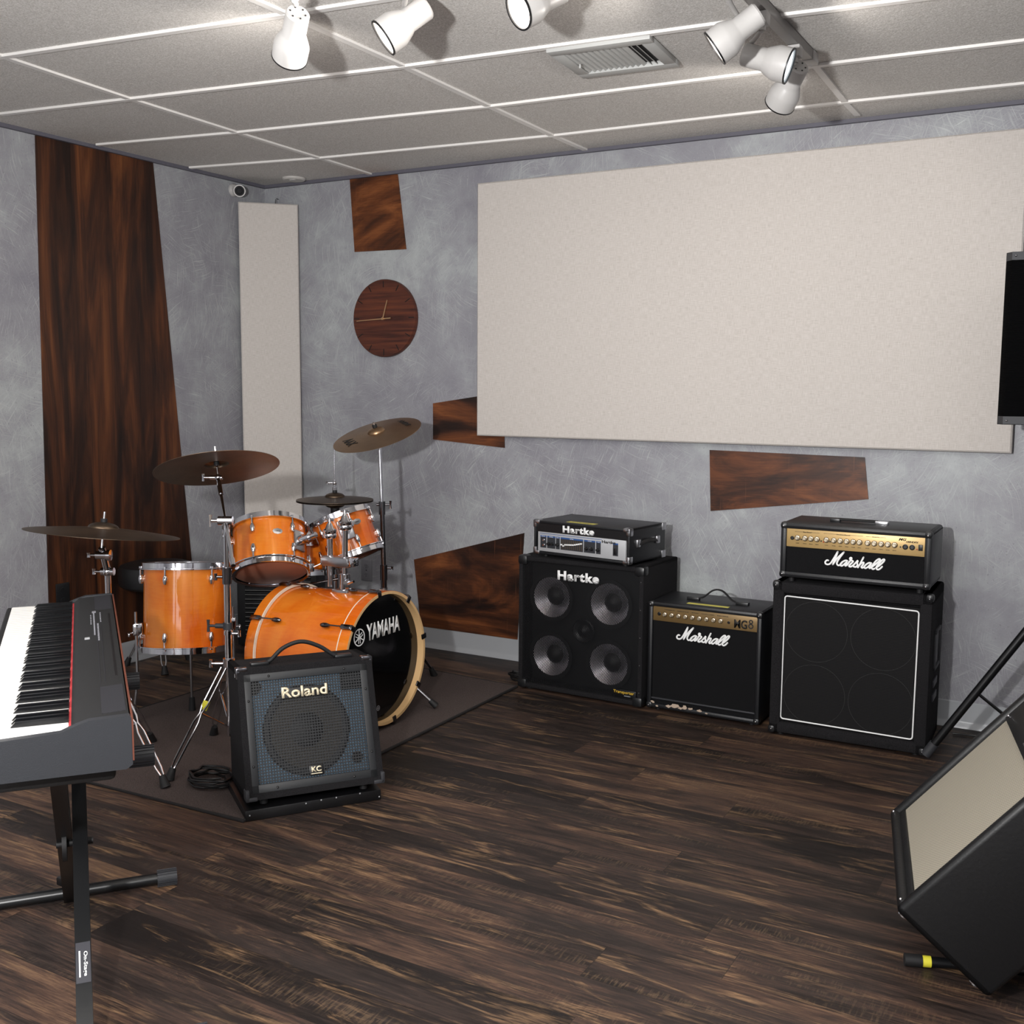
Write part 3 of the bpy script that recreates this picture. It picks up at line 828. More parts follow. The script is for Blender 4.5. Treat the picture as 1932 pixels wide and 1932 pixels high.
MB(FB).lathe([(BR_ - .006, .02), (.0001, .02)], 96).build('batter_head', M['head'], bd)
for k in range(8):
    a = k * PI / 4 + R(8)
    for zf, s in ((BL, -1), (0, 1)):
        X = FB @ Matrix.Rotation(a, 4, 'Z'); r = BR_ + .006
        m = MB(X)
        m.box((r - .02, -.011, zf - s * -.0 - .003), (r + .010, .011, zf + .003), .002)
        m.box((r - .001, -.010, min(zf, zf + s * .05)), (r + .014, .010, max(zf, zf + s * .05)), .004)
        m.build('hoop_claw', M['darkchrome'], bd)
        m = MB(X); m.cyl((r + .010, 0, zf + s * .05), (r + .010, 0, zf + s * .115), .003, seg=8)
        m.lathe([(.0001, -.024), (.007, -.019), (.010, -.006), (.010, .008), (.006, .02), (.0001, .024)], 12, Matrix.Translation(V((r + .004, 0, zf + s * .13))) @ Matrix.Rotation(0 if s > 0 else PI, 4, 'Y'))
        m.build('tension_lug', M['darkchrome'], bd)
# lettering on the front head: text x must run along world -? seen from +X the reader's right is +Y
zf = BL - .0295
side = V((0, 1, 0))
e1 = (side - bn * bn.dot(side)).normalized(); e2 = bn.cross(e1)
TF = Matrix((e1, e2, bn)).transposed().to_4x4(); TF.translation = bfc - bn * .0295
A = R(9)
TFr = TF @ Matrix.Rotation(A * 0, 4, 'Z')
text('front_lettering', 'YAMAHA', .066, M['letter'], bd, TF @ Matrix.Translation(V((-.088, .083, 0))), .03, width=.222, ext=.0006, spacing=.96)
m = MB(TF @ Matrix.Translation(V((-.136, .108, 0))))
m.ring(.030, .0345, 0, .0007, 40)
for k in range(3):
    X = Matrix.Rotation(k * 2 * PI / 3, 4, 'Z')
    m.box((-.0085, -.026, 0), (-.006, .0), 0, X) if False else None
    m.box((-.002, 0, 0), (.002, .029, .0007), 0, X)
    m.box((-.0065, -.024, 0), (-.0035, .006, .0007), 0, X); m.box((.0035, -.024, 0), (.0065, .006, .0007), 0, X)
m.build('emblem', M['letter'], bd, 'white circle emblem of three crossed tuning forks')
m = MB(TF @ Matrix.Translation(V((-.03, -.2, 0)))); m.ring(.008, .011, 0, .0006, 20); m.box((-.006, -.002, 0), (.006, .002, .0006)); m.box((-.002, -.006, 0), (.002, .006, .0006))
m.build('small_emblem', M['greyplate'], bd)
# spurs
for sy in (-1, 1):
    a0 = V((1.60, -1.218 + sy * .235, .17)); a1 = V((1.752, -1.218 + sy * .305, RZ + .012))
    m = MB(); m.box(a0 + V((-.03, -.012, -.025)), a0 + V((.03, .012, .025)), .006); m.tube([a0, a0.lerp(a1, .92)], .0065, 10)
    sp = m.build('spur_leg', M['chrome'], bd)
    MB().cyl(a0.lerp(a1, .84), a1, .011, .014).build('rubber_tip', M['rubber'], sp)
# tom holder on the shell
hb = on_y(652, 1120, -1.22); zt = bfc.z + BR_ - .012
hb = V((1.515, -1.22, zt))
MB().box(hb + V((-.045, -.03, -.012)), hb + V((.035, .03, .008)), .004).build('holder_plate', M['chromedull'], bd)
m = MB(); m.cyl(hb + V((0, 0, 0)), hb + V((0, 0, .07)), .022); m.cyl(hb + V((0, 0, .06)), (1.519, -1.22, .80), .0125)
m.cyl((1.44, -1.22, .60), (1.44, -1.22, .76), .0125); m.cyl((1.44, -1.22, .555), (1.44, -1.22, .61), .0105)
m.build('holder_post', M['chrome'], bd)
MB().box((1.408, -1.247, .642), (1.552, -1.193, .682), .008).build('post_clamp', M['chromedull'], bd)
m = MB(); m.tube([(1.545, -1.235, .655), (1.60, -1.25, .675)], .004); m.box((1.575, -1.27, .655), (1.60, -1.235, .69), .004); m.build('wing_bolt', M['chrome'], bd)
m = MB(); m.tube([(1.41, -1.235, .65), (1.375, -1.26, .63)], .004); m.box((1.365, -1.27, .615), (1.385, -1.25, .65), .004); m.build('wing_bolt', M['chrome'], bd)
m = MB()
m.cyl((1.54, -1.235, hb.z + .04), (1.56, -1.26, hb.z + .04), .015); m.tube([(1.555, -1.255, hb.z + .04), (1.60, -1.27, hb.z + .055)], .005)
m.build('wing_bolt', M['chrome'], bd)
for (jx, jz) in ((1.44, .76), (1.519, .80)):
    m = MB(Matrix.Translation(V((jx, -1.22, jz))))
    m.lathe([(.0001, -.008), (.024, -.006), (.0275, 0), (.0275, .012), (.026, .014), (.0275, .016), (.0275, .028), (.018, .034), (.011, .052), (.007, .056), (.004, .075), (.0001, .078)], 28)
    m.build('ball_joint', M['chrome'], bd)
    m = MB(); m.box((jx - .022, -1.223, jz + .064), (jx + .022, -1.217, jz + .076), .004); m.build('wing_nut', M['chromedull'], bd)

def rack(q, R_, h, label, n, arm_from, badge_off):
    x, y, z, th, ph = q; nn = V((math.sin(th) * math.cos(ph), math.sin(th) * math.sin(ph), math.cos(th)))
    F_ = axis_frame((x, y, z), nn); a = facing(F_)
    t_ = drum('rack_tom', label, F_, R_ - .016, h - .03, n, (x, y, z), badge=(a + badge_off[0], (h - .03) * badge_off[1]), phase=a + badge_off[2]) if False else None
    return F_, a
def place_tom(q, Rout, h, label, n, badge, phase, mount_angle, joint):
    x, y, z, th, ph = q; nn = V((math.sin(th) * math.cos(ph), math.sin(th) * math.sin(ph), math.cos(th)))
    F_ = axis_frame(V((x, y, z)) + nn * .014, nn); a = facing(F_); Rs = Rout - .013
    t_ = drum('rack_tom', label, F_, Rs, h - .03, n, (x, y, z), badge=(a + badge[0], (h - .03) * badge[1]), phase=a + phase, grp='rack toms above the bass drum')
    # receiver bracket and arm towards the ball joint
    j = V(joint); lj = F_.inverted() @ j; ma = math.atan2(lj.y, lj.x)
    X = F_ @ Matrix.Rotation(ma, 4, 'Z') @ Matrix.Translation(V((Rs, 0, max(.06, min(h - .1, lj.z)))))
    MB(X).box((-.002, -.03, -.045), (.012, .03, .045), .006).build('mount_plate', M['chromedull'], t_)
    p0_ = X @ V((.012, 0, 0)); d_ = (j - p0_)
    m = MB(); m.cyl(p0_, p0_ + d_ * .45, .021); m.cyl(p0_ + d_ * .4, p0_ + d_ * .72, .0125)
    m.build('mount_arm', M['chrome'], t_)
    return t_
place_tom((1.185, -1.288, .591, .535, 2.365), .163, .219, 'left of the two orange rack toms, the larger one showing its brown underside', 6, (.22, .62), .62, 0, (1.405, -1.225, .775))
place_tom((1.337, -.93, .624, .424, 3.22), .14, .201, 'right hand smaller orange rack tom, steeply tilted beside the crash stand', 6, (.52, .70), .3, 0, (1.50, -1.18, .815))

# --- floor tom
Ff = axis_frame((.955, -1.545, .312), V((-.55 * .14, .83 * .14, .99))); fa = facing(Ff)
ft = drum('floor_tom', 'deep orange floor tom standing on legs behind the front crash stand', Ff, .165, .325, 6, (.967, -1.557, RZ), phase=fa + R(30) - R(60) + R(3))
wa = math.atan2((CAMP - V((.967, -1.557, 0))).y, (CAMP - V((.967, -1.557, 0))).x)
for k, (ang) in enumerate((wa - R(88), wa + R(88), wa + R(176))):
    dd = V((math.cos(ang), math.sin(ang), 0)); c = V((.967, -1.557, 0))
    p1 = c + dd * .187; zt_ = .47 if k < 2 else .45
    foot = c + dd * (.205 if k < 2 else .16)
    if k == 2: foot = V((.884, -1.454, 0)); p1 = foot.copy()
    foot.z = RZ + .012
    m = MB(); m.tube([(p1.x, p1.y, zt_), (p1.x, p1.y, .2), foot + V((0, 0, .03))] if k < 2 else [(p1.x, p1.y, .33), foot + V((0, 0, .03))], .0052, 10)
    lg = m.build('leg', M['chromedull'], ft)
    MB().cyl(foot + V((0, 0, .045)), foot + V((0, 0, -.011)), .0115, .0145).build('rubber_foot', M['rubber'], lg)
    if k < 2:
        m = MB(frame((p1.x, p1.y, .40), ang)); m.box((-.026, -.017, -.025), (.012, .017, .025), .006); m.tube([(.004, 0, -.012), (.03, .012, -.016)], .004); m.box((.022, -.012, -.024), (.03, .035, -.010), .003)
        m.build('leg_bracket', M['chrome'], ft)

# --- snare on its stand
sn = V((-.12, .1, .985)).normalized()
Fs = axis_frame((1.04, -.93, .535), sn)
drum('snare_drum', 'shallow orange snare drum mostly hidden behind the left rack tom', Fs, .172, .125, 8, (1.04, -.93, .53), phase=.35)
ss = thing('snare_stand', 'chrome three legged stand under the snare drum', 'drum stand', (1.0, -.9, RZ))
m = MB(); cs = V((1.03, -.92, 0)); m.cyl(cs + V((0, 0, .08)), cs + V((0, 0, .5)), .011); m.build('stand_tube', M['chrome'], ss)
for k in range(3):
    a = k * 2 * PI / 3 + .6; d_ = V((math.cos(a), math.sin(a), 0))
    MB().tube([cs + V((0, 0, .47)), cs + d_ * .16 + V((0, 0, .5))], .006).build('basket_arm', M['chrome'], ss)
    f_ = cs + d_ * .2 + V((0, 0, RZ + .012)); m = MB(); m.tube([cs + V((0, 0, .27)), f_], .006); lg = m.build('leg', M['chrome'], ss)
    MB().cyl(f_ + V((0, 0, .02)), f_ + V((0, 0, -.011)), .011, .013).build('rubber_foot', M['rubber'], lg)

# --- cymbals
def cymbal(name, label, c, nn, R_, mat, bell=.2, both=False, prints=()):
    t_ = thing(name, label, 'cymbal', c, 'cymbals of the drum kit')
    F_ = axis_frame(c, nn)
    def pr(sg, zz):
        p_ = []
        rb = R_ * bell
        for i in range(9):
            u = i / 8; p_.append((max(.004, rb * math.sin(u * PI / 2)), zz + sg * (.02 * math.cos(u * PI / 2) + R_ * .075)))
        for i in range(1, 13):
            u = i / 12; p_.append((rb + (R_ - rb) * u, zz + sg * R_ * .075 * (1 - u ** 1.25)))
        return p_
    seg = 96; P_ = pr(1, 0); Q_ = [(r, z - .0014) for r, z in P_][::-1]
    m = MB(F_); m.lathe(P_ + Q_, seg); o = m.build('cymbal_plate', mat, t_)
    l = o.data.uv_layers.new(name='UVMap'); inv = F_.inverted()
    for p in o.data.polygons:
        for li in p.loop_indices:
            q = inv @ o.data.vertices[o.data.loops[li].vertex_index].co
            l.data[li].uv = (math.hypot(q.x, q.y), 0)
    MB(F_).cyl((0, 0, R_ * .075 + .02), (0, 0, R_ * .075 + .032), .011).build('felt_washer', M['rubber'], t_)
    MB(F_).cyl((0, 0, R_ * .075 - .005), (0, 0, R_ * .075 + .014), .010).build('stand_sleeve', M['rubber'], t_)
    return t_, F_
cm1, FC1 = cymbal('crash_cymbal', 'front crash cymbal tilted to show its dark underside, above the floor tom', (1.295, -1.686, 1.06), (-.298, .185, .937), .2286, M['cym_d'])
cm2, FC2 = cymbal('crash_cymbal', 'tilted crash cymbal with black printing, highest, near the back wall', (1.298, -.71, 1.152), (-.065, -.351, .934), .2035, M['cym_b'])
cm3, FC3 = cymbal('ride_cymbal', 'broad ride cymbal seen edge on at far left over the piano', (1.191, -2.121, .859), (.025, .123, .992), .254, M['cym_d'])
cm4, FC4 = cymbal('hi_hat_cymbal', 'upper hi-hat cymbal lying level behind the small rack tom', (1.04, -.696, .842), (0, 0, 1), .178, M['cym_d'], .26)
cm5, FC5 = cymbal('hi_hat_cymbal', 'lower hi-hat cymbal turned upside down beneath the upper one', (1.04, -.696, .834), (0, 0, -1), .178, M['cym_d'], .26)
# printing on the wall crash, lying on its bow
def arc_text(F_, R_, r_mid, a0, body, size, w_, parent):
    z = .075 * R_ * (1 - ((r_mid - .2 * R_) / (.8 * R_)) ** 1.25) + .0015
    X = F_ @ Matrix.Rotation(a0, 4, 'Z') @ Matrix.Translation(V((0, -r_mid, z))) @ Matrix.Rotation(R(3.5), 4, 'X')
    text('cymbal_lettering', body, size, M['print'], parent, X, .03, width=w_, align='C', ext=.0003, shear=.3)
fc2 = math.atan2((FC2.inverted() @ CAMP).y, (FC2.inverted() @ CAMP).x)
arc_text(FC2, .2035, .15, fc2 + PI / 2 - R(78), 'AAX', .046, .115, cm2)
arc_text(FC2, .2035, .15, fc2 + PI / 2 + R(105), 'SABIAN', .026, .12, cm2)

# --- stands
def tripod(t_, c, z_hub, z_slide, r_, angs, mat, legw=.012, foot_r=.014, names=True):
    for a in angs:
        d_ = V((math.cos(a), math.sin(a), 0)); s_ = V((-d_.y, d_.x, 0))
        top = c + d_ * .025 + V((0, 0, z_hub)); ft_ = c + d_ * r_ + V((0, 0, RZ + .03))
        mid = top.lerp(ft_, .45)
        m = MB()
        for sg in (-1, 1):
            m.tube([top + s_ * sg * .012 , top.lerp(ft_, .12) + s_ * sg * legw, top.lerp(ft_, .38) + s_ * sg * legw, mid + s_ * sg * .004, top.lerp(ft_, .54) + s_ * sg * legw, top.lerp(ft_, .9) + s_ * sg * legw * .9, ft_ + s_ * sg * .004], .0035, 8)
        lg = m.build('leg', mat, t_)
        MB().cyl(ft_ + (ft_ - top).normalized() * -.012, ft_ + d_ * .012 + V((0, 0, -.029)), .011, foot_r + .004, 14).build('rubber_foot', M['rubber'], lg)
        m = MB(); m.tube([c + V((0, 0, z_slide)), mid], .0035, 8); m.build('leg_brace', mat, t_)
def wing(m, p, d_, s=.02):
    p = V(p); d_ = V(d_).normalized(); m.cyl(p, p + d_ * .022, .005, seg=10); q_ = p + d_ * .026
    m.tube([q_ - V((0, 0, s)), q_, q_ + V((0, 0, s))], [.006, .0045, .006], 8)
# front crash stand with boom
cst = thing('cymbal_stand', 'chrome boom cymbal stand in front with straddling tripod legs and yellow tag', 'cymbal stand', (1.43, -1.785, RZ), 'cymbal stands')
c = V((1.435, -1.79, 0))
hub_z = .36
pole_top = V((c.x, c.y, .875))
MB().cyl(c + V((0, 0, .09)), c + V((0, 0, .70)), .0125, seg=20).build('lower_tube', M['chrome'], cst)
MB().cyl(c + V((0, 0, .66)), pole_top, .0095, seg=20).build('upper_tube', M['chrome'], cst)
cw = V((-rgt.x, -rgt.y, 0))
m = MB(); m.cyl(c + V((0, 0, .655)), c + V((0, 0, .715)), .0165, seg=20); wing(m, c + V((0, 0, .68)) + cw * .014, cw, .012); m.build('height_clamp', M['darkchrome'], cst)
m = MB(); m.cyl(c + V((0, 0, .488)), c + V((0, 0, .512)), .0175); m.cyl(c + V((0, 0, .50)), c + cw * .045 + V((0, 0, .50)), .009); wing(m, c + cw * .045 + V((0, 0, .50)), cw, .022)
m.build('memory_clamp', M['rubgrey'], cst)
m = MB(); m.cyl(c + V((0, 0, .468)), c + V((0, 0, .484)), .0155); wing(m, c + V((0, 0, .472)) - cw * .014, -cw, .012); m.build('memory_ring', M['chrome'], cst)
bend = V((c.x, c.y, .885))
clampc = FC1 @ V((0, 0, -.035))
bdir = (bend - clampc).normalized()
boom_end = bend + bdir * .21
m = MB(); m.tube([clampc, bend, boom_end], .0062, 12); m.cyl(boom_end - bdir * .03, boom_end, .0085); m.cyl(bend.lerp(clampc, .6), bend.lerp(clampc, .95), .0085); m.build('boom_arm', M['chrome'], cst)
m = MB(); m.cyl(bend - cw * .026, bend + cw * .026, .016, seg=20); m.cyl(bend + V((0, 0, -.03)), bend, .014); wing(m, bend + cw * .028, cw, .022)
m.tube(spline([bend + V((0, 0, -.02)), bend + cw * .012 + V((0, 0, -.05)), bend + cw * .002 + V((0, 0, -.075))], 4), .004); m.build('boom_tilter', M['chrome'], cst)
m = MB(); m.tube([clampc, FC1 @ V((0, 0, .085))], .0042, 10); m.build('cymbal_rod', M['chrome'], cst)
m = MB(); m.sphere(clampc, .013); m.cyl(clampc - cw * .016, clampc + cw * .03, .008); wing(m, clampc + cw * .03, cw, .014); m.build('cymbal_tilter', M['chrome'], cst)
m = MB(); m.cyl(c + V((0, 0, hub_z - .02)), c + V((0, 0, hub_z + .02)), .021); m.cyl(c + V((0, 0, hub_z)), c + cw * .05 + V((0, 0, hub_z)), .007); wing(m, c + cw * .04 + V((0, 0, hub_z)), cw, .014); m.build('tripod_hub', M['chrome'], cst)
f1, f2 = V((1.424, -2.06, 0)), V((1.199, -1.641, 0))
a1 = math.atan2((f1 - c).y, (f1 - c).x); a2 = math.atan2((f2 - c).y, (f2 - c).x)
tripod(cst, c, hub_z - .01, .12, .272, (a1, a2, a1 + (a1 - a2) * -1 + 2 * PI if False else a1 + R(118)), M['chrome'])
yt = on_x(405, 1307, 1.435); yy_ = c + V((math.cos(a1), math.sin(a1), 0)) * .13
MB(frame((1.43, -1.905, .232), .55)).box((-.012, -.001, -.018), (.012, .001, .018), .0008, Matrix.Rotation(.4, 4, 'Y')).build('tape_flag', M['tape'], cst, 'yellow tape flag on a leg')
# wall crash stand
c = V((1.325, -.70, 0)); cst2 = thing('cymbal_stand', 'tall straight chrome cymbal stand close to the back wall', 'cymbal stand', (c.x, c.y, RZ), 'cymbal stands')
top = FC2 @ V((0, 0, -.04))
MB().cyl(c + V((0, 0, .09)), V((1.322, -.70, .52)), .0135, seg=20).build('lower_tube', M['darkchrome'], cst2)
MB().cyl((1.322, -.70, .5), (1.315, -.70, .84), .0112, seg=20).build('middle_tube', M['darkchrome'], cst2)
MB().cyl((1.315, -.70, .82), top, .0082, seg=20).build('upper_tube', M['chrome'], cst2)
cw2 = V((rgt.x, rgt.y, 0))
m = MB(); m.cyl((1.322, -.7, .49), (1.322, -.7, .56), .0165); wing(m, V((1.322, -.7, .545)) + cw2 * .012, cw2, .008); m.build('height_clamp', M['darkchrome'], cst2)
m = MB(); m.cyl((1.315, -.7, .79), (1.315, -.7, .85), .015); wing(m, V((1.315, -.7, .835)) + cw2 * .012, cw2, .018); m.cyl(V((1.315, -.7, .835)), V((1.315, -.7, .835)) - cw2 * .025, .006); m.build('height_clamp', M['darkchrome'], cst2)
MB().cyl((1.3225, -.7, .435), (1.3225, -.7, .455), .0155).build('memory_ring', M['chromedull'], cst2)
m = MB(); m.sphere(top, .014); m.cyl(top - cw2 * .02, top + cw2 * .02, .010); wing(m, top - cw2 * .02, -cw2, .01); m.build('cymbal_tilter', M['chrome'], cst2)
MB().tube([top, FC2 @ V((0, 0, .062))], .004, 10).build('cymbal_rod', M['chrome'], cst2)
tripod(cst2, c, .33, .14, .24, (R(60), R(180), R(300)), M['darkchrome'])
# ride stand
c = V((1.17, -2.09, 0)); cst3 = thing('cymbal_stand', 'chrome cymbal stand rising behind the piano under the ride cymbal', 'cymbal stand', (c.x, c.y, RZ), 'cymbal stands')
top = FC3 @ V((0, 0, -.05)); kn = V((c.x, c.y, .72))
MB().cyl(c + V((0, 0, .09)), c + V((0, 0, .56)), .013, seg=20).build('lower_tube', M['chrome'], cst3)
MB().cyl(c + V((0, 0, .54)), kn, .0105, seg=20).build('middle_tube', M['chrome'], cst3)
MB().tube([kn, top], .012, 14).build('upper_tube', M['chrome'], cst3)
m = MB(); m.sphere(kn, .018); m.cyl(kn - cw2 * .022, kn + cw2 * .022, .014); wing(m, kn - cw2 * .022, -cw2, .010); m.build('height_clamp', M['chrome'], cst3)
m = MB(); q_ = top + V((0, 0, -.025)); m.cyl(q_ - cw2 * .02, q_ + cw2 * .022, .014); m.lathe([(.019, 0), (.019, .012), (.0001, .014)], 20, axis_frame(q_ + cw2 * .018, cw2)); wing(m, q_ - cw2 * .02, -cw2, .008); m.build('cymbal_tilter', M['chrome'], cst3)
MB().tube([top, FC3 @ V((0, 0, .075))], .004, 10).build('cymbal_rod', M['chrome'], cst3)
fr = V((1.057, -1.827, 0)); a1 = math.atan2((fr - c).y, (fr - c).x)
tripod(cst3, c, .34, .13, .285, (a1, a1 + R(120), a1 - R(120)), M['chrome'])
# hi-hat stand
c = V((1.04, -.696, 0)); hh = thing('hi_hat_stand', 'thin chrome hi-hat stand with pull rod, behind the small rack tom', 'cymbal stand', (c.x, c.y, RZ), 'cymbal stands')
MB().cyl(c + V((0, 0, .08)), c + V((0, 0, .70)), .0125).build('lower_tube', M['chrome'], hh)
MB().cyl(c + V((0, 0, .70)), c + V((0, 0, .812)), .018, .021).build('seat_cup', M['rubber'], hh)
MB().cyl(c + V((0, 0, .81)), c + V((0, 0, 1.105)), .003).build('pull_rod', M['chrome'], hh)
m = MB(); m.cyl(c + V((0, 0, .885)), c + V((0, 0, .90)), .011); m.cyl(c + V((0, 0, .905)), c + V((0, 0, .935)), .008); m.sphere(c + V((0, 0, .92)), .011); wing(m, c + V((0, 0, .92)) + cw * .008, cw, .006); m.build('clutch', M['chrome'], hh)
tripod(hh, c, .30, .12, .22, (R(20), R(140), R(260)), M['chrome'])
m = MB(); m.box((1.08, -.74, RZ), (1.32, -.65, RZ + .012), .003); m.box((1.09, -.73, RZ + .012), (1.31, -.66, RZ + .022), .003, Matrix.Identity(4)); m.build('foot_pedal', M['darkchrome'], hh)

# --- drum throne
th = thing('drum_stool', 'round black padded drum stool behind the floor tom', 'stool', (.2, -1.0, 0))
sc_ = V((.195, -1.005, 0))
MB(Matrix.Translation(sc_ + V((0, 0, .40)))).lathe([(.0001, 0), (.16, 0), (.176, .012), (.18, .03), (.18, .085), (.17, .104), (.14, .114), (.0001, .118)], 48).build('seat', M['throne'], th)
MB().cyl(sc_ + V((0, 0, .1)), sc_ + V((0, 0, .4)), .014).build('post', M['chrome'], th)
RZ_, RZ = RZ, .0
tripod(th, sc_, .29, .12, .16, (R(-35), R(85), R(205)), M['chromedull'])
RZ = RZ_
# --- dark ribbed box in the corner
rb = thing('ribbed_box', 'low black box with horizontal ribs on the floor in the corner behind the drums', 'box', (.36, -.42, 0))
Fr = Matrix.Translation(V((.235, -.52, 0))) @ Matrix.Rotation(R(28), 4, 'Z')
MB(Fr).box((0, 0, .01), (.42, .22, .43), .008).build('body', M['tolex'], rb)
for k in range(16):
    MB(Fr).tube([(.045, -.002, .045 + k * .0235), (.39, -.002, .045 + k * .0235)], .007, 8).build('rib', M['black'], rb)

# ================================================================== AMPLIFIERS
def shell_box(F_, w_, d_, h_, mat, parent, tk_=.018, rec=.02, bev=.006, name='cabinet_shell', z0=0):
    m = MB(F_)
    m.box((0, 0, z0), (tk_, d_, h_), bev); m.box((w_ - tk_, 0, z0), (w_, d_, h_), bev)
    m.box((0, 0, z0), (w_, d_, z0 + tk_), bev); m.box((0, 0, h_ - tk_), (w_, d_, h_), bev)
    m.box((tk_ * .5, rec + .015, z0 + tk_ * .5), (w_ - tk_ * .5, d_ - .002, h_ - tk_ * .5))
    return m.build(name, mat, parent)
def corner(F_, x, y, z, sx, sz, r, mat, parent, d_=.03, name='corner_guard'):
    m = MB(F_)
    x0, x1 = sorted((x + sx * .0025 * -1, x + sx * r)); z0, z1 = sorted((z - sz * .0025, z + sz * r))
    m.box((min(x - sx * .0025, x + sx * r), y - .003, min(z - sz * .0025, z + sz * .016)), (max(x - sx * .0025, x + sx * r), y + d_, max(z - sz * .0025, z + sz * .016)), .005)
    m.box((min(x - sx * .0025, x + sx * .016), y - .003, min(z - sz * .0025, z + sz * r)), (max(x - sx * .0025, x + sx * .016), y + d_, max(z - sz * .0025, z + sz * r)), .005)
    return m.build(name, mat, parent)
def speaker(F_, x, y, z, r, parent, cone, cap, surround='rubber', name='speaker_cone', depth=.06):
    X = F_ @ Matrix.Translation(V((x, y, z))) @ Matrix.Rotation(PI / 2, 4, 'X')
    o = MB(X).lathe([(r * 1.12, .0), (r * 1.12, .004), (r * .97, .004), (r * .93, -.002)], 48).build('speaker_surround', M[surround], parent)
    MB(X).lathe([(r * .93, -.001), (r * .42, -depth)], 48).build(name, cone, parent)
    MB(X).lathe([(r * .44, -depth), (r * .38, -depth + .012), (r * .2, -depth + .022), (.0001, -depth + .026)], 40).build('dust_cap', cap, parent)
def knob(F_, x, y, z, r, parent, m1, m2=None, name='knob', d_=.012):
    X = F_ @ Matrix.Translation(V((x, y, z))) @ Matrix.Rotation(PI / 2, 4, 'X')
    o = MB(X).lathe([(r * 1.25, -.001), (r * 1.25, .002), (r * 1.02, .0025), (r, d_), (r * .8, d_ + .0015), (.0001, d_ + .0015)], 20, cap0=True).build(name, m1, parent)
    return o

# ---- four cone bass cabinet
F1 = frame((1.880, -.437, .012), R(-1.5))
W1, D1, H1 = .616, .37, .603
bc = thing('bass_speaker_cabinet', 'black bass cabinet with four silver cones behind mesh, leftmost of the row', 'speaker cabinet', (2.19, -.25, 0))
shell_box(F1, W1, D1, H1, M['carpetcab'], bc, .022, .085)
MB(F1).box((.022, .090, .022), (W1 - .022, .099, H1 - .022)).build('baffle', M['baffle'], bc)
for cx_, cz_ in ((.147, .42), (.436, .42), (.147, .152), (.436, .152)):
    speaker(F1, cx_, .044, cz_, .098, bc, M['cone'], M['dustcap'], depth=.04)
X = F1 @ Matrix.Translation(V((.31, .043, .285))) @ Matrix.Rotation(PI / 2, 4, 'X')
MB(X).lathe([(.055, 0), (.05, .004), (.038, .002), (.03, -.004), (.022, .006), (.0001, .014)], 36).build('horn_tweeter', M['plastic'], bc)
MB(F1).quad_uv((.022, .010, .022), W1 - .044, H1 - .044, (1, 0, 0), (0, 0, 1)).build('mesh_grille', M['grille_h'], bc, smooth=False)
text('cabinet_lettering', 'Hartke', .042, M['letter'], bc, face_x(F1, .20, .004, .512), .042, width=.205, ext=.004, spacing=1.12)
MB(F1).box((.48, .0, .032), (.59, .008, .062), .002).build('name_plate', M['black'], bc)
text('plate_lettering', 'Transporter', .017, M['yelpr'], bc, face_x(F1, .484, -.0005, .042), .015, width=.098, ext=.0008)
text('plate_lettering', 'SERIES', .004, M['silver'], bc, face_x(F1, .535, -.0005, .035), .02, width=.03, ext=.0006)
for x, sx in ((0, 1), (W1, -1)):
    for z, sz in ((0, 1), (H1, -1)):
        m = MB(F1); bx0, bx1 = sorted((x - sx * .004, x + sx * .045)); bz0, bz1 = sorted((z - sz * .004, z + sz * .04))
        m.box((bx0, -.005, bz0), (bx1, .05, bz1), .012) if z == H1 or True else None
        m.build('corner_guard', M['plastic'], bc)
m = MB(F1); m.box((W1 - .002, .12, .36), (W1 + .006, .26, .375), .002).box((W1 - .002, .12, .28), (W1 + .006, .26, .292), .002).box((W1 - .002, .12, .28), (W1 + .006, .132, .375), .002).box((W1 - .002, .248, .28), (W1 + .006, .26, .375), .002)
m.build('side_handle', M['rubgrey'], bc); MB(F1).box((W1 - .001, .13, .29), (W1 + .002, .25, .365)).build('handle_recess', M['black'], bc)
for k in range(5): MB(F1).cyl((W1 - .012, -.001, .06 + k * .12), (W1 - .012, .004, .06 + k * .12), .0025, seg=8).build('screw', M['chromedull'], bc)
for x in (.04, W1 - .04):
    for y in (.04, D1 - .04): MB(F1).cyl((x, y, -.012), (x, y, .004), .014).build('rubber_foot', M['rubber'], bc)

# ---- bass head
F2 = frame((1.950, -.425, .63), R(-8)); W2, D2, H2 = .50, .30, .150
bh = thing('bass_amplifier_head', 'black bass amplifier head with silver control panel on the four cone cabinet', 'amplifier', (2.2, -.28, .62))
shell_box(F2, W2, D2, H2, M['tolex'], bh, .012, .012, .004)
MB(F2).box((.012, .006, .098), (W2 - .012, .016, H2 - .012)).build('logo_board', M['black'], bh)
text('head_lettering', 'Hartke', .031, M['letter'], bh, face_x(F2, .155, .006, .106), .042, width=.165, ext=.004, spacing=1.12)
fp = MB(F2).box((.022, .002, .014), (W2 - .018, .014, .100), .001).build('control_panel', M['silver'], bh, 'silver panel with dark blocks, knobs and sliders')
def pan(x0, z0, x1, z1, mt, nm='printed_block', y=.0012): return MB(F2).box((x0, y, z0), (x1, .0025, z1)).build(nm, mt, bh)
pan(.034, .0925, .36, .0945, M['bluepr'])
for x0, x1 in ((.036, .068), (.073, .117), (.121, .141), (.146, .265), (.270, .328), (.333, .356)):
    pan(x0, .030, x1, .078, M['greypr']); pan(x0, .078, x1, .085, M['bluepr'])
    text('panel_lettering', 'INPUT' if x1 < .07 else 'LEVEL' if x1 < .3 else 'TONE', .003, M['letter'], bh, face_x(F2, (x0 + x1) / 2, .001, .0795), .02, width=min(.02, (x1 - x0) * .6), align='C', ext=.0004)
for x, z in ((.055, .064), (.055, .042)): knob(F2, x, .001, z, .0045, bh, M['chrome'], name='input_jack', d_=.005)
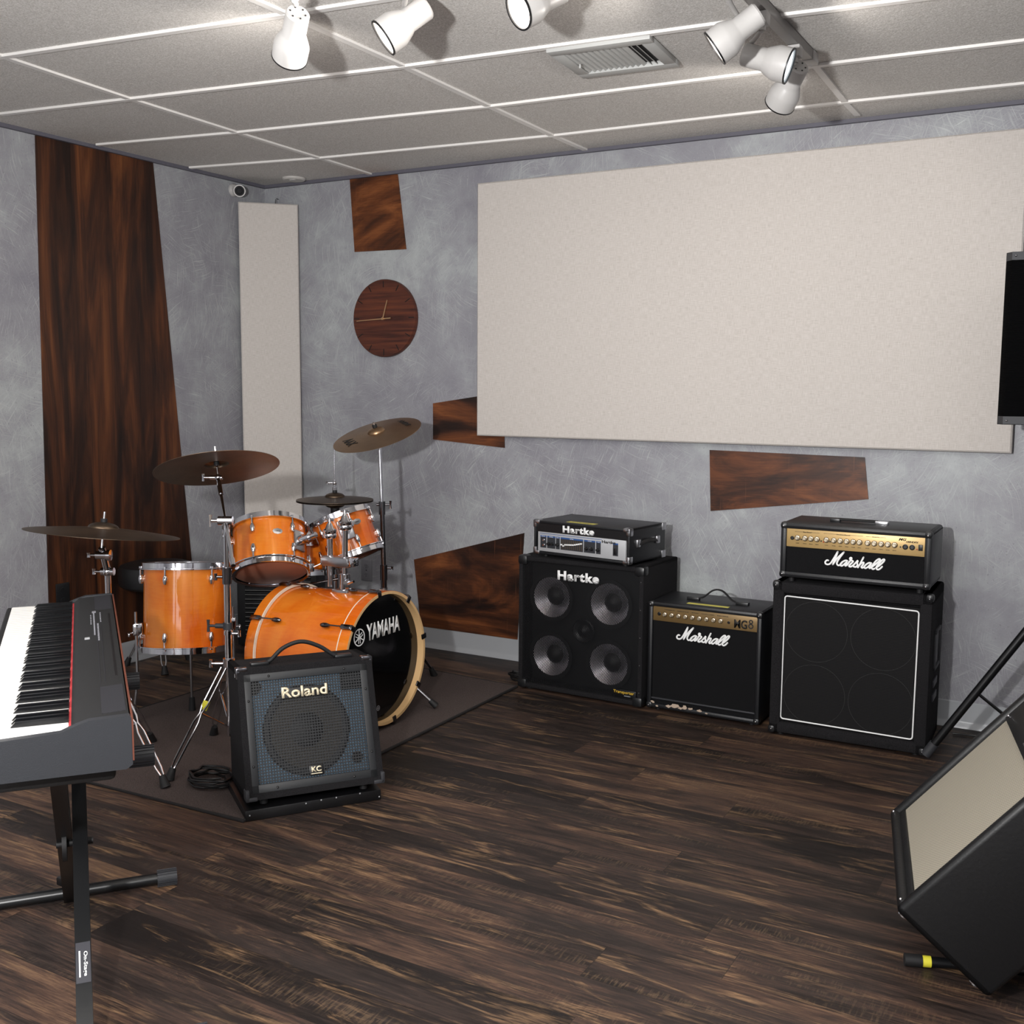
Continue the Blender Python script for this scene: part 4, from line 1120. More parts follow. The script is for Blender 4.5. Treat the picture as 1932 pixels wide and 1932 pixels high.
for x in (.084, .103, .131): knob(F2, x, .001, .050, .0065, bh, M['plastic'])
for x in (.285, .311, .344): knob(F2, x, .001, .048, .0065, bh, M['plastic'])
for x in (.079, .098, .126, .280, .306, .338): MB(F2).cyl((x, -.006, .050), (x, .001, .050), .0035, seg=12).build('knob_marker', M['letter'], bh)
for k in range(11):
    x = .153 + k * .0104
    pan(x, .034, x + .0015, .075, M['golddk'], 'slider_slot', .0009)
    zz = .050 + .003 * (k / 5) + (.007 if k > 6 else 0) * (k - 6) / 4 - (.005 if k == 1 else 0)
    MB(F2).box((x - .003, -.007, zz), (x + .0045, .001, zz + .006), .001).build('slider_cap', M['letter'], bh)
text('panel_lettering', 'Hartke', .012, M['print'], bh, face_x(F2, .362, .001, .080), .025, width=.07, ext=.0005)
pan(.418, .030, .444, .078, M['greypr'], 'switch_plate'); pan(.418, .078, .444, .085, M['bluepr'])
MB(F2).box((.425, -.003, .036), (.437, .001, .062), .001).build('power_switch', M['black'], bh)
for x in (.0, W2):
    for z in (0, H2): corner(F2, x, 0, z, 1 if x == 0 else -1, 1 if z == 0 else -1, .032, M['chromedull'], bh)
    for z in (0, H2):
        m = MB(F2); m.box((x - .003, D2 - .03, min(z, z + (.03 if z == 0 else -.03)) - (.002 if z == 0 else 0)), (x + .003, D2 + .003, max(z, z + (.03 if z == 0 else -.03)) + (.002 if z else 0)), .002); m.build('corner_guard', M['chromedull'], bh)
MB(F2).box((.155, .03, H2 - .0005), (.30, .065, H2 + .0006)).build('tape_label', M['tapepale'], bh, 'yellow tape label on the top')
text('label_lettering', 'AMPLIFIER', .012, M['golddk'], bh, F2 @ Matrix.Translation(V((.17, .04, H2 + .0006))), .02, width=.11, ext=.0003)
m = MB(F2); m.tube([(W2 + .004, .06, .082), (W2 + .014, .09, .088), (W2 + .016, .14, .092), (W2 + .014, .19, .088), (W2 + .004, .22, .082)], .009, 10, flat=.5); m.build('side_strap_handle', M['rubber'], bh)
for y in (.048, .21): MB(F2).box((W2 - .001, y, .068), (W2 + .012, y + .028, .102), .004).build('strap_end_cap', M['chromedull'], bh)
for x in (.04, W2 - .04):
    for y in (.04, D2 - .04): MB(F2).cyl((x, y, -.014), (x, y, .002), .010).build('rubber_foot', M['rubber'], bh)

# ---- small guitar combo
F3 = frame((2.512, -.437, .012), 0); W3, D3, H3 = .492, .275, .462
gc = thing('guitar_combo_amplifier', 'short black guitar combo amplifier with dull gold strip between the two tall cabinets', 'amplifier', (2.76, -.3, 0))
shell_box(F3, W3, D3, H3, M['tolex'], gc, .022, .02, .010)
MB(F3).box((.02, .012, .02), (W3 - .02, .03, H3 - .075)).build('grille_cloth', M['cloth2'], gc)
MB(F3).box((.02, .008, H3 - .082), (W3 - .02, .03, H3 - .02), .001).build('control_panel', M['golddk'], gc, 'dull gold control strip')
MB(F3).box((.02, .004, .04), (W3 - .02, .014, .047), .002).build('lower_bead', M['rubgrey'], gc)
for k in range(9): 
    o = knob(F3, .074 + k * .0305, .008, H3 - .052, .0085, gc, M['knobside'], d_=.004); knob(F3, .074 + k * .0305, .004, H3 - .052, .0062, gc, M['knob'], d_=.010)
knob(F3, .048, .008, H3 - .052, .006, gc, M['black'], name='input_jack', d_=.002); knob(F3, .352, .008, H3 - .055, .0045, gc, M['black'], name='output_jack', d_=.002)
text('panel_lettering', 'MG', .036, M['print'], gc, face_x(F3, .375, .0075, H3 - .074), .03, width=.055, ext=.0006)
m = MB(F3); X3 = Matrix.Translation(V((.445, .0075, H3 - .05))) @ Matrix.Rotation(PI / 2, 4, 'X')
m.ring(.006, .011, 0, .0008, 20, Matrix.Translation(V((0, 0, 0))) @ X3 @ Matrix.Translation(V((0, -.010, 0)))); m.ring(.004, .009, 0, .0008, 16, X3 @ Matrix.Translation(V((0, .008, 0))))
m.build('panel_emblem', M['print'], gc)
text('panel_lettering', 'TREBLE   MIDDLE   BASS   VOLUME   REVERB', .003, M['print'], gc, face_x(F3, .07, .0075, H3 - .033), .02, width=.28, ext=.0004)
script_logo(gc, F3, .125, .010, H3 - .082 - .005 + .012, .232)
for x in (.0, W3):
    for z in (0, H3):
        sx, sz = (1 if x == 0 else -1), (1 if z == 0 else -1)
        m = MB(F3); a_, b_ = sorted((x - sx * .002, x + sx * .026)); c_, e_ = sorted((z - sz * .002, z + sz * .026)); m.box((a_, -.003, c_), (b_, .03, e_), .010); m.build('corner_guard', M['plastic'], gc)
        MB(F3).sphere((x + sx * .012, -.004, z + sz * .013), .0035, 10).build('rivet', M['chrome'], gc)
m = MB(F3); m.tube(spline([(.16, .12, H3 + .006), (.20, .12, H3 + .016), (.245, .12, H3 + .05), (.285, .12, H3 + .05), (.33, .12, H3 + .014), (.37, .12, H3 + .006)], 6), .008, 10, flat=.45, nrm=(0, 0, 1)); m.build('top_handle', M['rubber'], gc)
for x in (.13, .345): MB(F3).box((x, .108, H3 - .002), (x + .055, .134, H3 + .014), .004).build('handle_cap', M['plastic'], gc)
MB(F3).box((.16, .03, H3 - .0003), (.34, .055, H3 + .0008)).build('tape_label', M['tapepale'], gc, 'pale yellow tape label')
m = MB(F3)
rr = random.Random(4)
for cx_, cz_, s_ in ((.03, .028, .008), (.1, .018, .010), (.128, .024, .016), (.155, .018, .009), (.175, .024, .012), (.20, .022, .010), (.24, .020, .009), (.27, .014, .005), (.05, .012, .005)):
    n_ = 9; pl = [(cx_ + s_ * rr.uniform(.45, 1.1) * math.cos(i * 2 * PI / n_) * 1.4, cz_ + s_ * rr.uniform(.35, .8) * math.sin(i * 2 * PI / n_)) for i in range(n_)]
    m.prism(pl, -.0006, .0002)
m.build('torn_covering', M['tan'], gc, 'torn patches along the bottom edge showing pale board')
for x in (.04, W3 - .04):
    for y in (.04, D3 - .04): MB(F3).cyl((x, y, -.012), (x, y, .002), .012).build('rubber_foot', M['rubber'], gc)

# ---- large four twelve cabinet
F4 = frame((3.060, -.492, .012), R(1.5)); W4, D4, H4 = .592, .34, .608
mc = thing('guitar_speaker_cabinet', 'large black guitar cabinet edged with a white piping rectangle, right of the row', 'speaker cabinet', (3.35, -.3, 0))
shell_box(F4, W4, D4, H4, M['carpetcab'], mc, .045, .022, .010)
MB(F4).box((.04, .014, .05), (W4 - .04, .03, H4 - .055)).build('grille_cloth', M['cloth'], mc)
m = MB(F4); zt_ = H4 - .062
pts = [(.045, .010, .058), (W4 - .05, .010, .052), (W4 - .048, .010, zt_ - .004), (.046, .010, zt_ + .006)]
def rounded(pts, r):
    out = []
    n_ = len(pts)
    for i in range(n_):
        p, a_, b_ = V(pts[i]), V(pts[i - 1]), V(pts[(i + 1) % n_]); u = (a_ - p).normalized() * r; v_ = (b_ - p).normalized() * r
        for k in range(6):
            t_ = k / 5; out.append((p + u) * (1 - t_) ** 2 + p * 2 * t_ * (1 - t_) + (p + v_) * t_ ** 2)
    return out
m.tube(rounded(pts, .012), .0028, 8, closed=True); m.build('white_piping', M['letter'], mc, 'thin white piping around the cloth')
for cx_, cz_ in ((.17, .42), (.42, .42), (.17, .17), (.42, .17)):
    MB(F4 @ Matrix.Translation(V((cx_, .0135, cz_))) @ Matrix.Rotation(PI / 2, 4, 'X')).ring(.118, .1195, 0, .0006, 64).build('speaker_outline', M['faint'], mc)
for x in (.0, W4):
    for z in (0, H4):
        sx, sz = (1 if x == 0 else -1), (1 if z == 0 else -1)
        m = MB(F4); a_, b_ = sorted((x - sx * .003, x + sx * .026)); c_, e_ = sorted((z - sz * .003, z + sz * .028)); m.box((a_, -.004, c_), (b_, .03, e_), .010); m.build('corner_guard', M['plastic'], mc)
        MB(F4).sphere((x + sx * .012, -.005, z + sz * .014), .003, 10).build('rivet', M['chrome'], mc)
m = MB(F4); m.box((W4 - .002, .10, .44), (W4 + .008, .24, .455), .002).box((W4 - .002, .10, .30), (W4 + .008, .24, .315), .002).box((W4 - .002, .10, .30), (W4 + .008, .112, .455), .002).box((W4 - .002, .228, .30), (W4 + .008, .24, .455), .002); m.build('side_handle', M['rubgrey'], mc)
MB(F4).box((W4 - .001, .11, .31), (W4 + .002, .23, .445)).build('handle_recess', M['black'], mc)
for z in (.235, .18): MB(F4).box((W4 - .001, .10, z), (W4 + .006, .2, z + .028), .002).build('side_label', M['label'], mc)
for x in (.04, W4 - .04):
    for y in (.04, D4 - .04): MB(F4).cyl((x, y, -.012), (x, y, .002), .013).build('rubber_foot', M['rubber'], mc)

# ---- guitar head
F5 = frame((3.083, -.497, .640), 0); W5, D5, H5 = .557, .275, .216
gh = thing('guitar_amplifier_head', 'black guitar amplifier head with bright gold panel and white script on the right stack', 'amplifier', (3.36, -.35, .62))
shell_box(F5, W5, D5, H5, M['tolex'], gh, .026, .016, .012)
MB(F5).box((.024, .010, .024), (W5 - .024, .03, H5 - .085)).build('grille_cloth', M['cloth2'], gh)
MB(F5).box((.024, .007, H5 - .094), (W5 - .024, .03, H5 - .022), .001).build('control_panel', M['gold'], gh, 'bright gold control panel with a row of knobs')
kx = [.066, .095, .118, .141, .177, .205, .229, .253, .277, .300, .330, .354, .379, .403, .427]
for x in kx:
    knob(F5, x, .006, H5 - .058, .0088, gh, M['knobside'], d_=.004); knob(F5, x, .002, H5 - .058, .0068, gh, M['knob'], d_=.010)
knob(F5, .046, .006, H5 - .060, .006, gh, M['black'], name='input_jack', d_=.002)
for x in (.465, .489): knob(F5, x, .006, H5 - .062, .008, gh, M['black'], name='output_jack', d_=.002)
for x in (.081, .157, .191, .448): MB(F5).box((x - .0025, .004, H5 - .066), (x + .0025, .008, H5 - .061)).build('push_button', M['black'], gh)
for x, z in ((.166, H5 - .067), (.506, H5 - .068)): MB(F5).sphere((x, .006, z), .0025, 8).build('indicator_light', M['red'], gh)
MB(F5).box((.511, .003, H5 - .072), (.526, .009, H5 - .050), .001).build('power_switch', M['black'], gh)
text('panel_lettering', 'MG', .010, M['print'], gh, face_x(F5, .440, .0065, H5 - .040), .04, width=.028, ext=.0005, shear=.3)
text('panel_lettering', '100HDFX', .007, M['print'], gh, face_x(F5, .466, .0065, H5 - .046), .04, width=.045, ext=.0005, shear=.3)
for a_, b_, s_ in ((.055, .150, 'Clean Channel'), (.165, .312, 'Overdrive Channel'), (.322, .395, 'Digital FX')):
    MB(F5).box((a_, .0062, H5 - .0345), (b_, .0072, H5 - .0335)).build('bracket_line', M['print'], gh)
    text('panel_lettering', s_, .004, M['print'], gh, face_x(F5, (a_ + b_) / 2, .0062, H5 - .036), .02, width=(b_ - a_) * .34, align='C', ext=.0009)
names = ['VOLUME', 'BASS', 'MIDDLE', 'TREBLE', 'GAIN', 'BASS', 'CONTOUR', 'TREBLE', 'VOLUME', 'LEVEL', 'FX', 'SPEED', 'DEPTH', 'REVERB', 'MASTER']
for x, s_ in zip(kx, names): text('panel_lettering', s_, .0028, M['print'], gh, face_x(F5, x, .0065, H5 - .080), .01, width=.013, align='C', ext=.0004)
script_logo(gh, F5, .172, .008, H5 - .092 + .012, .222)
for x in (.0, W5):
    for z in (0, H5):
        sx, sz = (1 if x == 0 else -1), (1 if z == 0 else -1)
        m = MB(F5); a_, b_ = sorted((x - sx * .002, x + sx * .028)); c_, e_ = sorted((z - sz * .002, z + sz * .028)); m.box((a_, -.003, c_), (b_, .03, e_), .012); m.build('corner_guard', M['plastic'], gh)
        MB(F5).sphere((x + sx * .013, -.004, z + sz * .014), .004, 10).build('rivet', M['chrome'], gh)
m = MB(F5); m.tube([(.19, .13, H5 + .010), (.34, .13, H5 + .010)], .010, 10, flat=.5, nrm=(0, 0, 1)); m.build('top_handle', M['rubber'], gh)
MB(F5).box((.16, .117, H5 - .002), (.20, .143, H5 + .014), .004).build('handle_cap', M['plastic'], gh)
MB(F5).box((.33, .117, H5 - .002), (.38, .143, H5 + .014), .004).build('handle_cap', M['chromedull'], gh, 'worn silver handle cap')
for x in (.04, W5 - .04):
    for y in (.04, D5 - .04): MB(F5).cyl((x, y, -.018), (x, y, .002), .011).build('rubber_foot', M['rubber'], gh)

# ---- keyboard amplifier on its board
pf = R(55.2)
FP = frame((1.891, -2.189, 0), pf)
pl = thing('wooden_base_board', 'low dark painted board on the floor under the blue grilled amplifier', 'board', (2.0, -2.0, 0))
MB(FP).box((-.002, 0, .0005), (.445, .36, .036), .003).build('board', M['black'], pl)
for x, z in ((.29, .033), (.37, .034), (.24, .033), (.436, .012), (.19, .03), (.01, .02)): MB(FP).box((x, -.001, z - .002), (x + .004, .001, z + .002)).build('paint_chip', M['silver'], pl)
tilt = R(5.2)
ph = R(53.2)
FK = Matrix.Translation(V((1.893, -2.186, .066))) @ Matrix.Rotation(ph, 4, 'Z') @ Matrix.Rotation(-tilt, 4, 'X')
WK, HK, DK = .447, .402, .30
ka = thing('keyboard_amplifier', 'black keyboard amplifier with blue baffle behind a square grid, tilted on a board', 'amplifier', (2.0, -2.0, .04))
sl = .108  # the front slopes back towards the top
def slope(y, z): return y + sl * z / HK
def kbox(m, a, b, bev=0):
    """box whose front leans back"""
    k = len(m.v); m.box(a, b, bev, KS)
KS = Matrix(((1, 0, 0, 0), (0, 1, sl / HK, 0), (0, 0, 1, 0), (0, 0, 0, 1)))
m = MB(FK)
pr_ = [(0, 0), (sl, HK), (DK, HK), (DK, 0)]
def side_prism(m, poly, x0, x1):
    nn = len(poly); vs = [(x0, y, z) for y, z in poly] + [(x1, y, z) for y, z in poly]
    m.add(vs, [tuple(range(nn)), tuple(range(nn, 2 * nn))[::-1]] + [(i, (i + 1) % nn, (i + 1) % nn + nn, i + nn) for i in range(nn)])
side_prism(m, pr_, 0, .020); side_prism(m, pr_, WK - .020, WK)
side_prism(m, [(0, 0), (.003, .02), (DK, .02), (DK, 0)], 0, WK); side_prism(m, [(sl - .004, HK - .02), (sl, HK), (DK, HK), (DK, HK - .02)], 0, WK)
side_prism(m, [(.06, .01), (sl + .06, HK - .01), (DK - .003, HK - .01), (DK - .003, .01)], .01, WK - .01)
m.build('cabinet_shell', M['carpetcab'], ka)
m = MB(FK); kbox(m, (.02, .0185, .02), (WK - .02, .028, HK - .02)); m.build('baffle', M['blue'], ka, 'blue grey baffle board')
FKs = FK @ KS
def disc(F_, x, y, z, r, mat, name, parent):
    MB(F_ @ Matrix.Translation(V((x, y, z))) @ Matrix.Rotation(PI / 2, 4, 'X')).lathe([(r, 0), (r, .001), (.0001, .001)], 40).build(name, mat, parent)
disc(FKs, .212, .0183, .190, .143, M['baffle'], 'speaker_rim', ka)
X = FKs @ Matrix.Translation(V((.212, .0170, .190))) @ Matrix.Rotation(PI / 2, 4, 'X')
MB(X).lathe([(.140, 0), (.134, .004), (.126, .004), (.120, .0015), (.118, .001)], 56).build('speaker_surround', M['rubgrey'], ka)
MB(X).lathe([(.120, .0012), (.052, .0006)], 56).build('speaker_cone', M['papercone'], ka)
MB(X).lathe([(.054, .0008), (.04, .004), (.0001, .006)], 40).build('dust_cap', M['dustcap'], ka)
for (x, z, w_, h_) in ((.335, .30, .085, .075),):
    m = MB(FKs); m.box((x, .0155, z), (x + w_, .0185, z + h_), .001); hn = m.build('horn_tweeter', M['baffle'], ka)
    m = MB(FKs)
    for k in range(5): m.box((x + .012, .0125, z + .010 + k * .012), (x + w_ - .012, .0155, z + .014 + k * .012))
    m.build('horn_vane', M['rubgrey'], hn)
disc(FKs, .052, .0180, .338, .024, M['black'], 'bass_port', ka); disc(FKs, .37, .0180, .085, .019, M['black'], 'bass_port', ka)
# square mesh: bars
m = MB(FKs)
gx0, gx1, gz0, gz1 = .040, WK - .040, .042, HK - .042
for k in range(42):
    x = gx0 + (gx1 - gx0) * k / 41; m.box((x - .0015, .006, gz0), (x + .0015, .009, gz1))
for k in range(37):
    z = gz0 + (gz1 - gz0) * k / 36; m.box((gx0, .0045, z - .0015), (gx1, .0075, z + .0015))
m.build('square_mesh_grille', M['meshpaint'], ka)
m = MB(FKs); y0, y1 = .002, .012
m.box((.018, y0, .018), (.043, y1, HK - .018), .002).box((WK - .043, y0, .018), (WK - .018, y1, HK - .018), .002).box((.018, y0, .018), (WK - .018, y1, .044), .002).box((.018, y0, HK - .044), (WK - .018, y1, HK - .018), .002)
m.build('grille_frame', M['meshpaint'], ka)
for x, z in ((.1, .03), (.35, .03), (.1, HK - .03), (.35, HK - .03), (.03, .1), (.03, .3), (WK - .03, .1), (WK - .03, .3)):
    MB(FKs).sphere((x, .002, z), .004, 8).build('screw', M['black'], ka)
MB(FKs).box((.135, .001, .296), (.290, .006, .328), .001).build('logo_plate', M['black'], ka)
text('front_lettering', 'Roland', .034, M['letterc'], ka, face_x(FKs, .137, .001, .298), .022, width=.150, ext=.004)
MB(FKs).box((.205, .001, .050), (.252, .006, .082), .004).build('logo_plate', M['black'], ka)
text('front_lettering', 'KC', .017, M['letterc'], ka, face_x(FKs, .212, .001, .061), .03, width=.032, ext=.002)
MB(FKs).box((.210, .0003, .055), (.246, .001, .057)).build('underline', M['letterc'], ka)
m = MB(FK); m.tube(spline([(.085, .15, HK + .002), (.115, .15, HK + .012), (.16, .15, HK + .05), (.22, .15, HK + .066), (.28, .15, HK + .045), (.33, .15, HK + .010), (.36, .15, HK + .002)], 6), .007, 10); m.build('top_handle', M['rubber'], ka)
for x in (.05, .33): MB(FK).box((x, .135, HK - .002), (x + .06, .165, HK + .012), .004).build('handle_cap', M['plastic'], ka)
for x, sx in ((0, 1), (WK, -1)):
    for z, sz in ((0, 1), (HK, -1)):
        yb = 0 if z == 0 else sl
        m = MB(FK); a_, b_ = sorted((x - sx * .002, x + sx * .034))
        c_, e_ = sorted((z - sz * .003, z + sz * .010)); m.box((a_, yb - .003, c_), (b_, yb + .035, e_), .003)
        a_, b_ = sorted((x - sx * .003, x + sx * .010)); c_, e_ = sorted((z - sz * .002, z + sz * .034)); m.box((a_, yb - .003, c_), (b_, yb + .035, e_), .003)
        m.build('corner_guard', M['rubgrey'] if z == 0 else M['darkchrome'], ka)
for x in (.06, WK - .06): MB(FK).cyl((x, .04, -.022), (x, .04, .002), .013).build('rubber_foot', M['rubber'], ka)

# ---- tilted amplifier, lower right
E_ = V((4.042, -2.136, .03)); phi, tau = 1.78, .712; A1, A2, A3 = .592, .56, .268
e1_ = V((math.cos(phi), math.sin(phi), 0)); g__ = V((math.sin(phi), -math.cos(phi), 0))
e3_ = g__ * math.cos(tau) + V((0, 0, -math.sin(tau))); e2_ = g__ * math.sin(tau) + V((0, 0, math.cos(tau)))
Bc = E_ - e3_ * A3
# local: x along e1 (away), y along e3 (into the cabinet), z along e2 ; front at y=0
FM = Matrix((e1_, e3_, e2_)).transposed().to_4x4(); FM.translation = Bc
ta = thing('tilted_combo_amplifier', 'large black amplifier with cream woven grille leaning back at lower right', 'amplifier', (4.2, -1.9, 0))
def mrect(m, a, b, bev): return m.box(a, b, bev, seg=4)
m = MB(FM)
m.box((0, 0, 0), (.03, A3, A2), .014, seg=4).box((A1 - .03, 0, 0), (A1, A3, A2), .014, seg=4).box((0, 0, 0), (A1, A3, .03), .014, seg=4).box((0, 0, A2 - .075), (A1, A3, A2), .014, seg=4)
m.box((.012, .03, .012), (A1 - .012, A3 - .006, A2 - .012))
m.build('cabinet_shell', M['tolex2'], ta)
MB(FM).quad_uv((.03, .017, .045), A1 - .06, A2 - .045 - .145, (1, 0, 0), (0, 0, 1)).build('woven_grille', M['cane'], ta, 'cream woven grille cloth', smooth=False)
MB(FM).box((.02, .012, .02), (A1 - .02, .024, .047), .004).build('front_rail', M['tolex2'], ta)
MB(FM).box((.02, .010, A2 - .148), (A1 - .02, .026, A2 - .07), .004).build('control_panel', M['black'], ta)
m = MB(FM); m.box((A1 * .42, .004, A2 - .13), (A1 * .42 + .05, .011, A2 - .126), .001).box((A1 * .42, .004, A2 - .09), (A1 * .42 + .05, .011, A2 - .086), .001).box((A1 * .42, .004, A2 - .13), (A1 * .42 + .004, .011, A2 - .086), .001); m.build('socket_plate', M['chromedull'], ta)
for x in (.03, A1 * .5, A1 - .03): MB(FM).sphere((x, -.001 if x != A1 * .5 else .0105, .022 if x == A1 * .5 else .02), .004, 10).build('screw', M['chrome'], ta)
MB(FM).sphere((A1 - .04, .009, A2 - .135), .004, 10).build('screw', M['chrome'], ta)
for y in (.03, A3 - .03): MB(FM).lathe([(.016, 0), (.014, .008), (.0001, .010)], 16, Matrix.Translation(V((.04, y, 0))) @ Matrix.Rotation(PI, 4, 'X')).build('foot_glide', M['chrome'], ta)
# its stand
st = thing('amplifier_stand', 'black tube floor stand with yellow tape sticking out below the leaning amplifier', 'stand', (4.0, -2.0, 0))
q0 = V((3.845, -2.02, .014)); qd = V((.1, .036, 0)).normalized()
for k, off in enumerate((0.0, .44)):
    b0 = q0 + e1_ * off; b0.z = .014
    if k == 1: b0 = b0 + qd * .06
    m = MB(); m.tube([b0 + qd * .03, b0 + qd * .55], .0125, 14)
    rl = m.build('floor_rail', M['stand'], st)
    MB().tube([b0, b0 + qd * .04], .015, 14).build('rail_end_cap', M['rubber'], rl)
MB().tube([q0 + qd * .036, q0 + qd * .060], .0135, 14).build('tape_band', M['tape'], st, 'yellow tape band')
m = MB(); r0 = q0 + qd * .5; r1 = q0 + qd * .5 + e1_ * .44; m.tube([r0, r0 + V((.02, 0, .34))], .011); m.build('upright', M['stand'], st)
m = MB(); m.tube([r1, r1 + V((.02, 0, .34))], .011); m.build('upright', M['stand'], st)
MB().tube([r0, r1], .011).build('cross_bar', M['stand'], st)

# ================================================================== PA SPEAKER AND STAND
pc = V((4.045, -.44, 0))
FS = Matrix.Translation(V((3.846, -.615, 1.255))) @ Matrix.Rotation(R(4), 4, 'Z')
ps = thing('pa_loudspeaker', 'black loudspeaker on a pole cut off by the right edge of the picture', 'loudspeaker', (pc.x, pc.y, 1.25))
WS, DS, HS = .38, .33, .575
m = MB(FS); pp = [(0, .03), (.02, .0), (WS - .02, 0), (WS, .03), (WS, .14), (WS - .08, DS), (.08, DS), (0, .14)]
def plan_prism(m, poly, z0, z1):
    nn = len(poly); vs = [(x, y, z0) for x, y in poly] + [(x, y, z1) for x, y in poly]
    m.add(vs, [tuple(range(nn))[::-1], tuple(range(nn, 2 * nn))] + [(i, (i + 1) % nn, (i + 1) % nn + nn, i + nn) for i in range(nn)])
plan_prism(m, pp, 0, HS); m.build('cabinet', M['speakerblack'], ps)
gq = [(.002, .026), (.02, -.006), (WS - .02, -.006), (WS - .002, .026)]
m = MB(FS); plan_prism(m, [(.001, .028), (.018, -.010), (WS - .018, -.010), (WS - .001, .028)], HS - .028, HS - .002); m.build('grille_cap', M['rubgrey'], ps)
m = MB(FS); plan_prism(m, [(.001, .028), (.018, -.010), (WS - .018, -.010), (WS - .001, .028)], .002, .028); m.build('grille_cap', M['rubgrey'], ps)
m = MB(FS)
for k in range(87):
    z = .03 + k * .006; m.tube([(.003, .024, z), (.02, -.007, z), (WS - .02, -.007, z), (WS - .003, .024, z)], .0019, 5)
m.build('ribbed_grille', M['speakerblack'], ps)
for z in (.014, HS - .014): MB(FS).sphere((.03, -.011, z), .004, 8).build('screw', M['chromedull'], ps)
ss_ = thing('speaker_stand', 'black tripod stand whose leg slants down beside the right cabinet', 'speaker stand', (pc.x, pc.y, 0))
MB().cyl(pc + V((0, 0, .12)), pc + V((0, 0, .95)), .018).build('lower_pole', M['stand'], ss_)
MB().cyl(pc + V((0, 0, .9)), pc + V((0, 0, 1.254)), .0165).build('upper_pole', M['stand'], ss_)
MB().cyl(pc + V((0, 0, .58)), pc + V((0, 0, .64)), .03).build('top_collar', M['plastic'], ss_)
MB().cyl(pc + V((0, 0, .10)), pc + V((0, 0, .15)), .028).build('lower_collar', M['plastic'], ss_)
f0 = V((3.655, -.475, .022)); ln_ = V((f0.x - pc.x, f0.y - pc.y, 0)); r_ = ln_.length; a0 = math.atan2(ln_.y, ln_.x)
for k in range(3):
    a = a0 + k * 2 * PI / 3 + (R(0) if k == 0 else 0); d_ = V((math.cos(a), math.sin(a), 0))
    if k: d_ = V((math.cos(a), math.sin(a), 0)) * (.85 if k == 2 else 1)
    ft_ = pc + d_ * r_ + V((0, 0, .022)); tp = pc + d_ * .03 + V((0, 0, .60))
    if ft_.y > -.05: ft_.y = -.05
    m = MB(); m.tube([tp, ft_], .0155, 14); lg = m.build('leg', M['stand'], ss_)
    dd = (ft_ - tp).normalized(); m = MB(); m.tube([ft_ - dd * .05, ft_ + dd * .006], .0185, 14); m.build('rubber_foot', M['rubgrey'], lg)
    mid = tp.lerp(ft_, .56); m = MB(); m.tube([mid, pc + d_ * .03 + V((0, 0, .125))], .009, 8, flat=.5); m.build('leg_brace', M['stand'], ss_)

# ================================================================== DIGITAL PIANO
u = V((.786, -.618, 0)).normalized(); fr_ = V((-u.y * -1, 0, 0)); fr_ = V((u.y, -u.x, 0))   # towards the player
# local frame: x along the length (far -> near), y towards the player, z up ; origin far back top corner
zt0 = .742
P0 = on_z(212, 1119, zt0); P1 = on_z(248, 1351, zt0)
u = (P1 - P0).normalized(); fr_ = V((u.y, -u.x, 0)); LP = (P1 - P0).length
if fr_.dot(V((-.62, -.78, 0))) < 0: fr_ = -fr_
FD = Matrix((u, fr_, V((0, 0, 1)))).transposed().to_4x4(); FD.translation = V((P0.x, P0.y, 0))
dp = thing('digital_piano', 'long black digital piano with white and black keys on a stand at left', 'piano', FD @ V((LP / 2, .15, .62)))
DP = .288; DK = .107; kz = zt0 - .022; zb = .635
# body: cross profile (y,z)
def xprism(m, poly, x0, x1, X=None):
    nn = len(poly); vs = [(x0, y, z) for y, z in poly] + [(x1, y, z) for y, z in poly]
    return m.add(vs, [tuple(range(nn))[::-1], tuple(range(nn, 2 * nn))] + [(i, (i + 1) % nn, (i + 1) % nn + nn, i + nn) for i in range(nn)], X)
top_prof = [(.004, zt0), (DK - .014, zt0 - .006), (DK, zt0 - .018), (DK, zb + .01), (.02, zb + .01), (.0, zb + .03)]
m = MB(FD); xprism(m, top_prof, .018, LP - .018); m.build('control_deck', M['pbody'], dp)
m = MB(FD); xprism(m, [(DK - .006, kz - .02), (DP - .012, kz - .02), (DP, kz - .028), (DP, zb + .015), (DK - .006, zb + .005)], .018, LP - .018); m.build('key_bed', M['pbody'], dp)
m = MB(FD); xprism(m, [(DP - .012, kz - .022), (DP, kz - .022), (DP, kz - .004), (DP - .004, kz), (DP - .012, kz)], .018, LP - .018); m.build('front_lip', M['pbody'], dp)
end_prof = [(0, zt0 - .004), (.004, zt0 + .001), (.075, zt0 - .001), (.098, zt0 - .008), (.125, zt0 - .019), (DP - .01, zt0 - .026), (DP, zt0 - .034), (DP, zb + .014), (.25, zb + .004), (.012, zb + .004), (.0, zb + .012)]
m = MB(FD); xprism(m, end_prof, LP - .018, LP); m.build('end_block', M['pside'], dp, 'grey near end block')
m = MB(FD); xprism(m, end_prof, 0, .018); m.build('end_block', M['pside'], dp)
m = MB(FD); xprism(m, [(-.003, zt0 - .003), (.001, zt0 - .003), (.001, zb + .02), (-.003, zb + .02)], 0, LP); m.build('back_panel', M['pback'], dp, 'back strip with a reddish brown reflection in its colour')
m = MB(FD); m.box((.02, .03, zb - .03), (LP - .04, DP - .03, zb + .01), .01); m.build('underside', M['pbody'], dp)
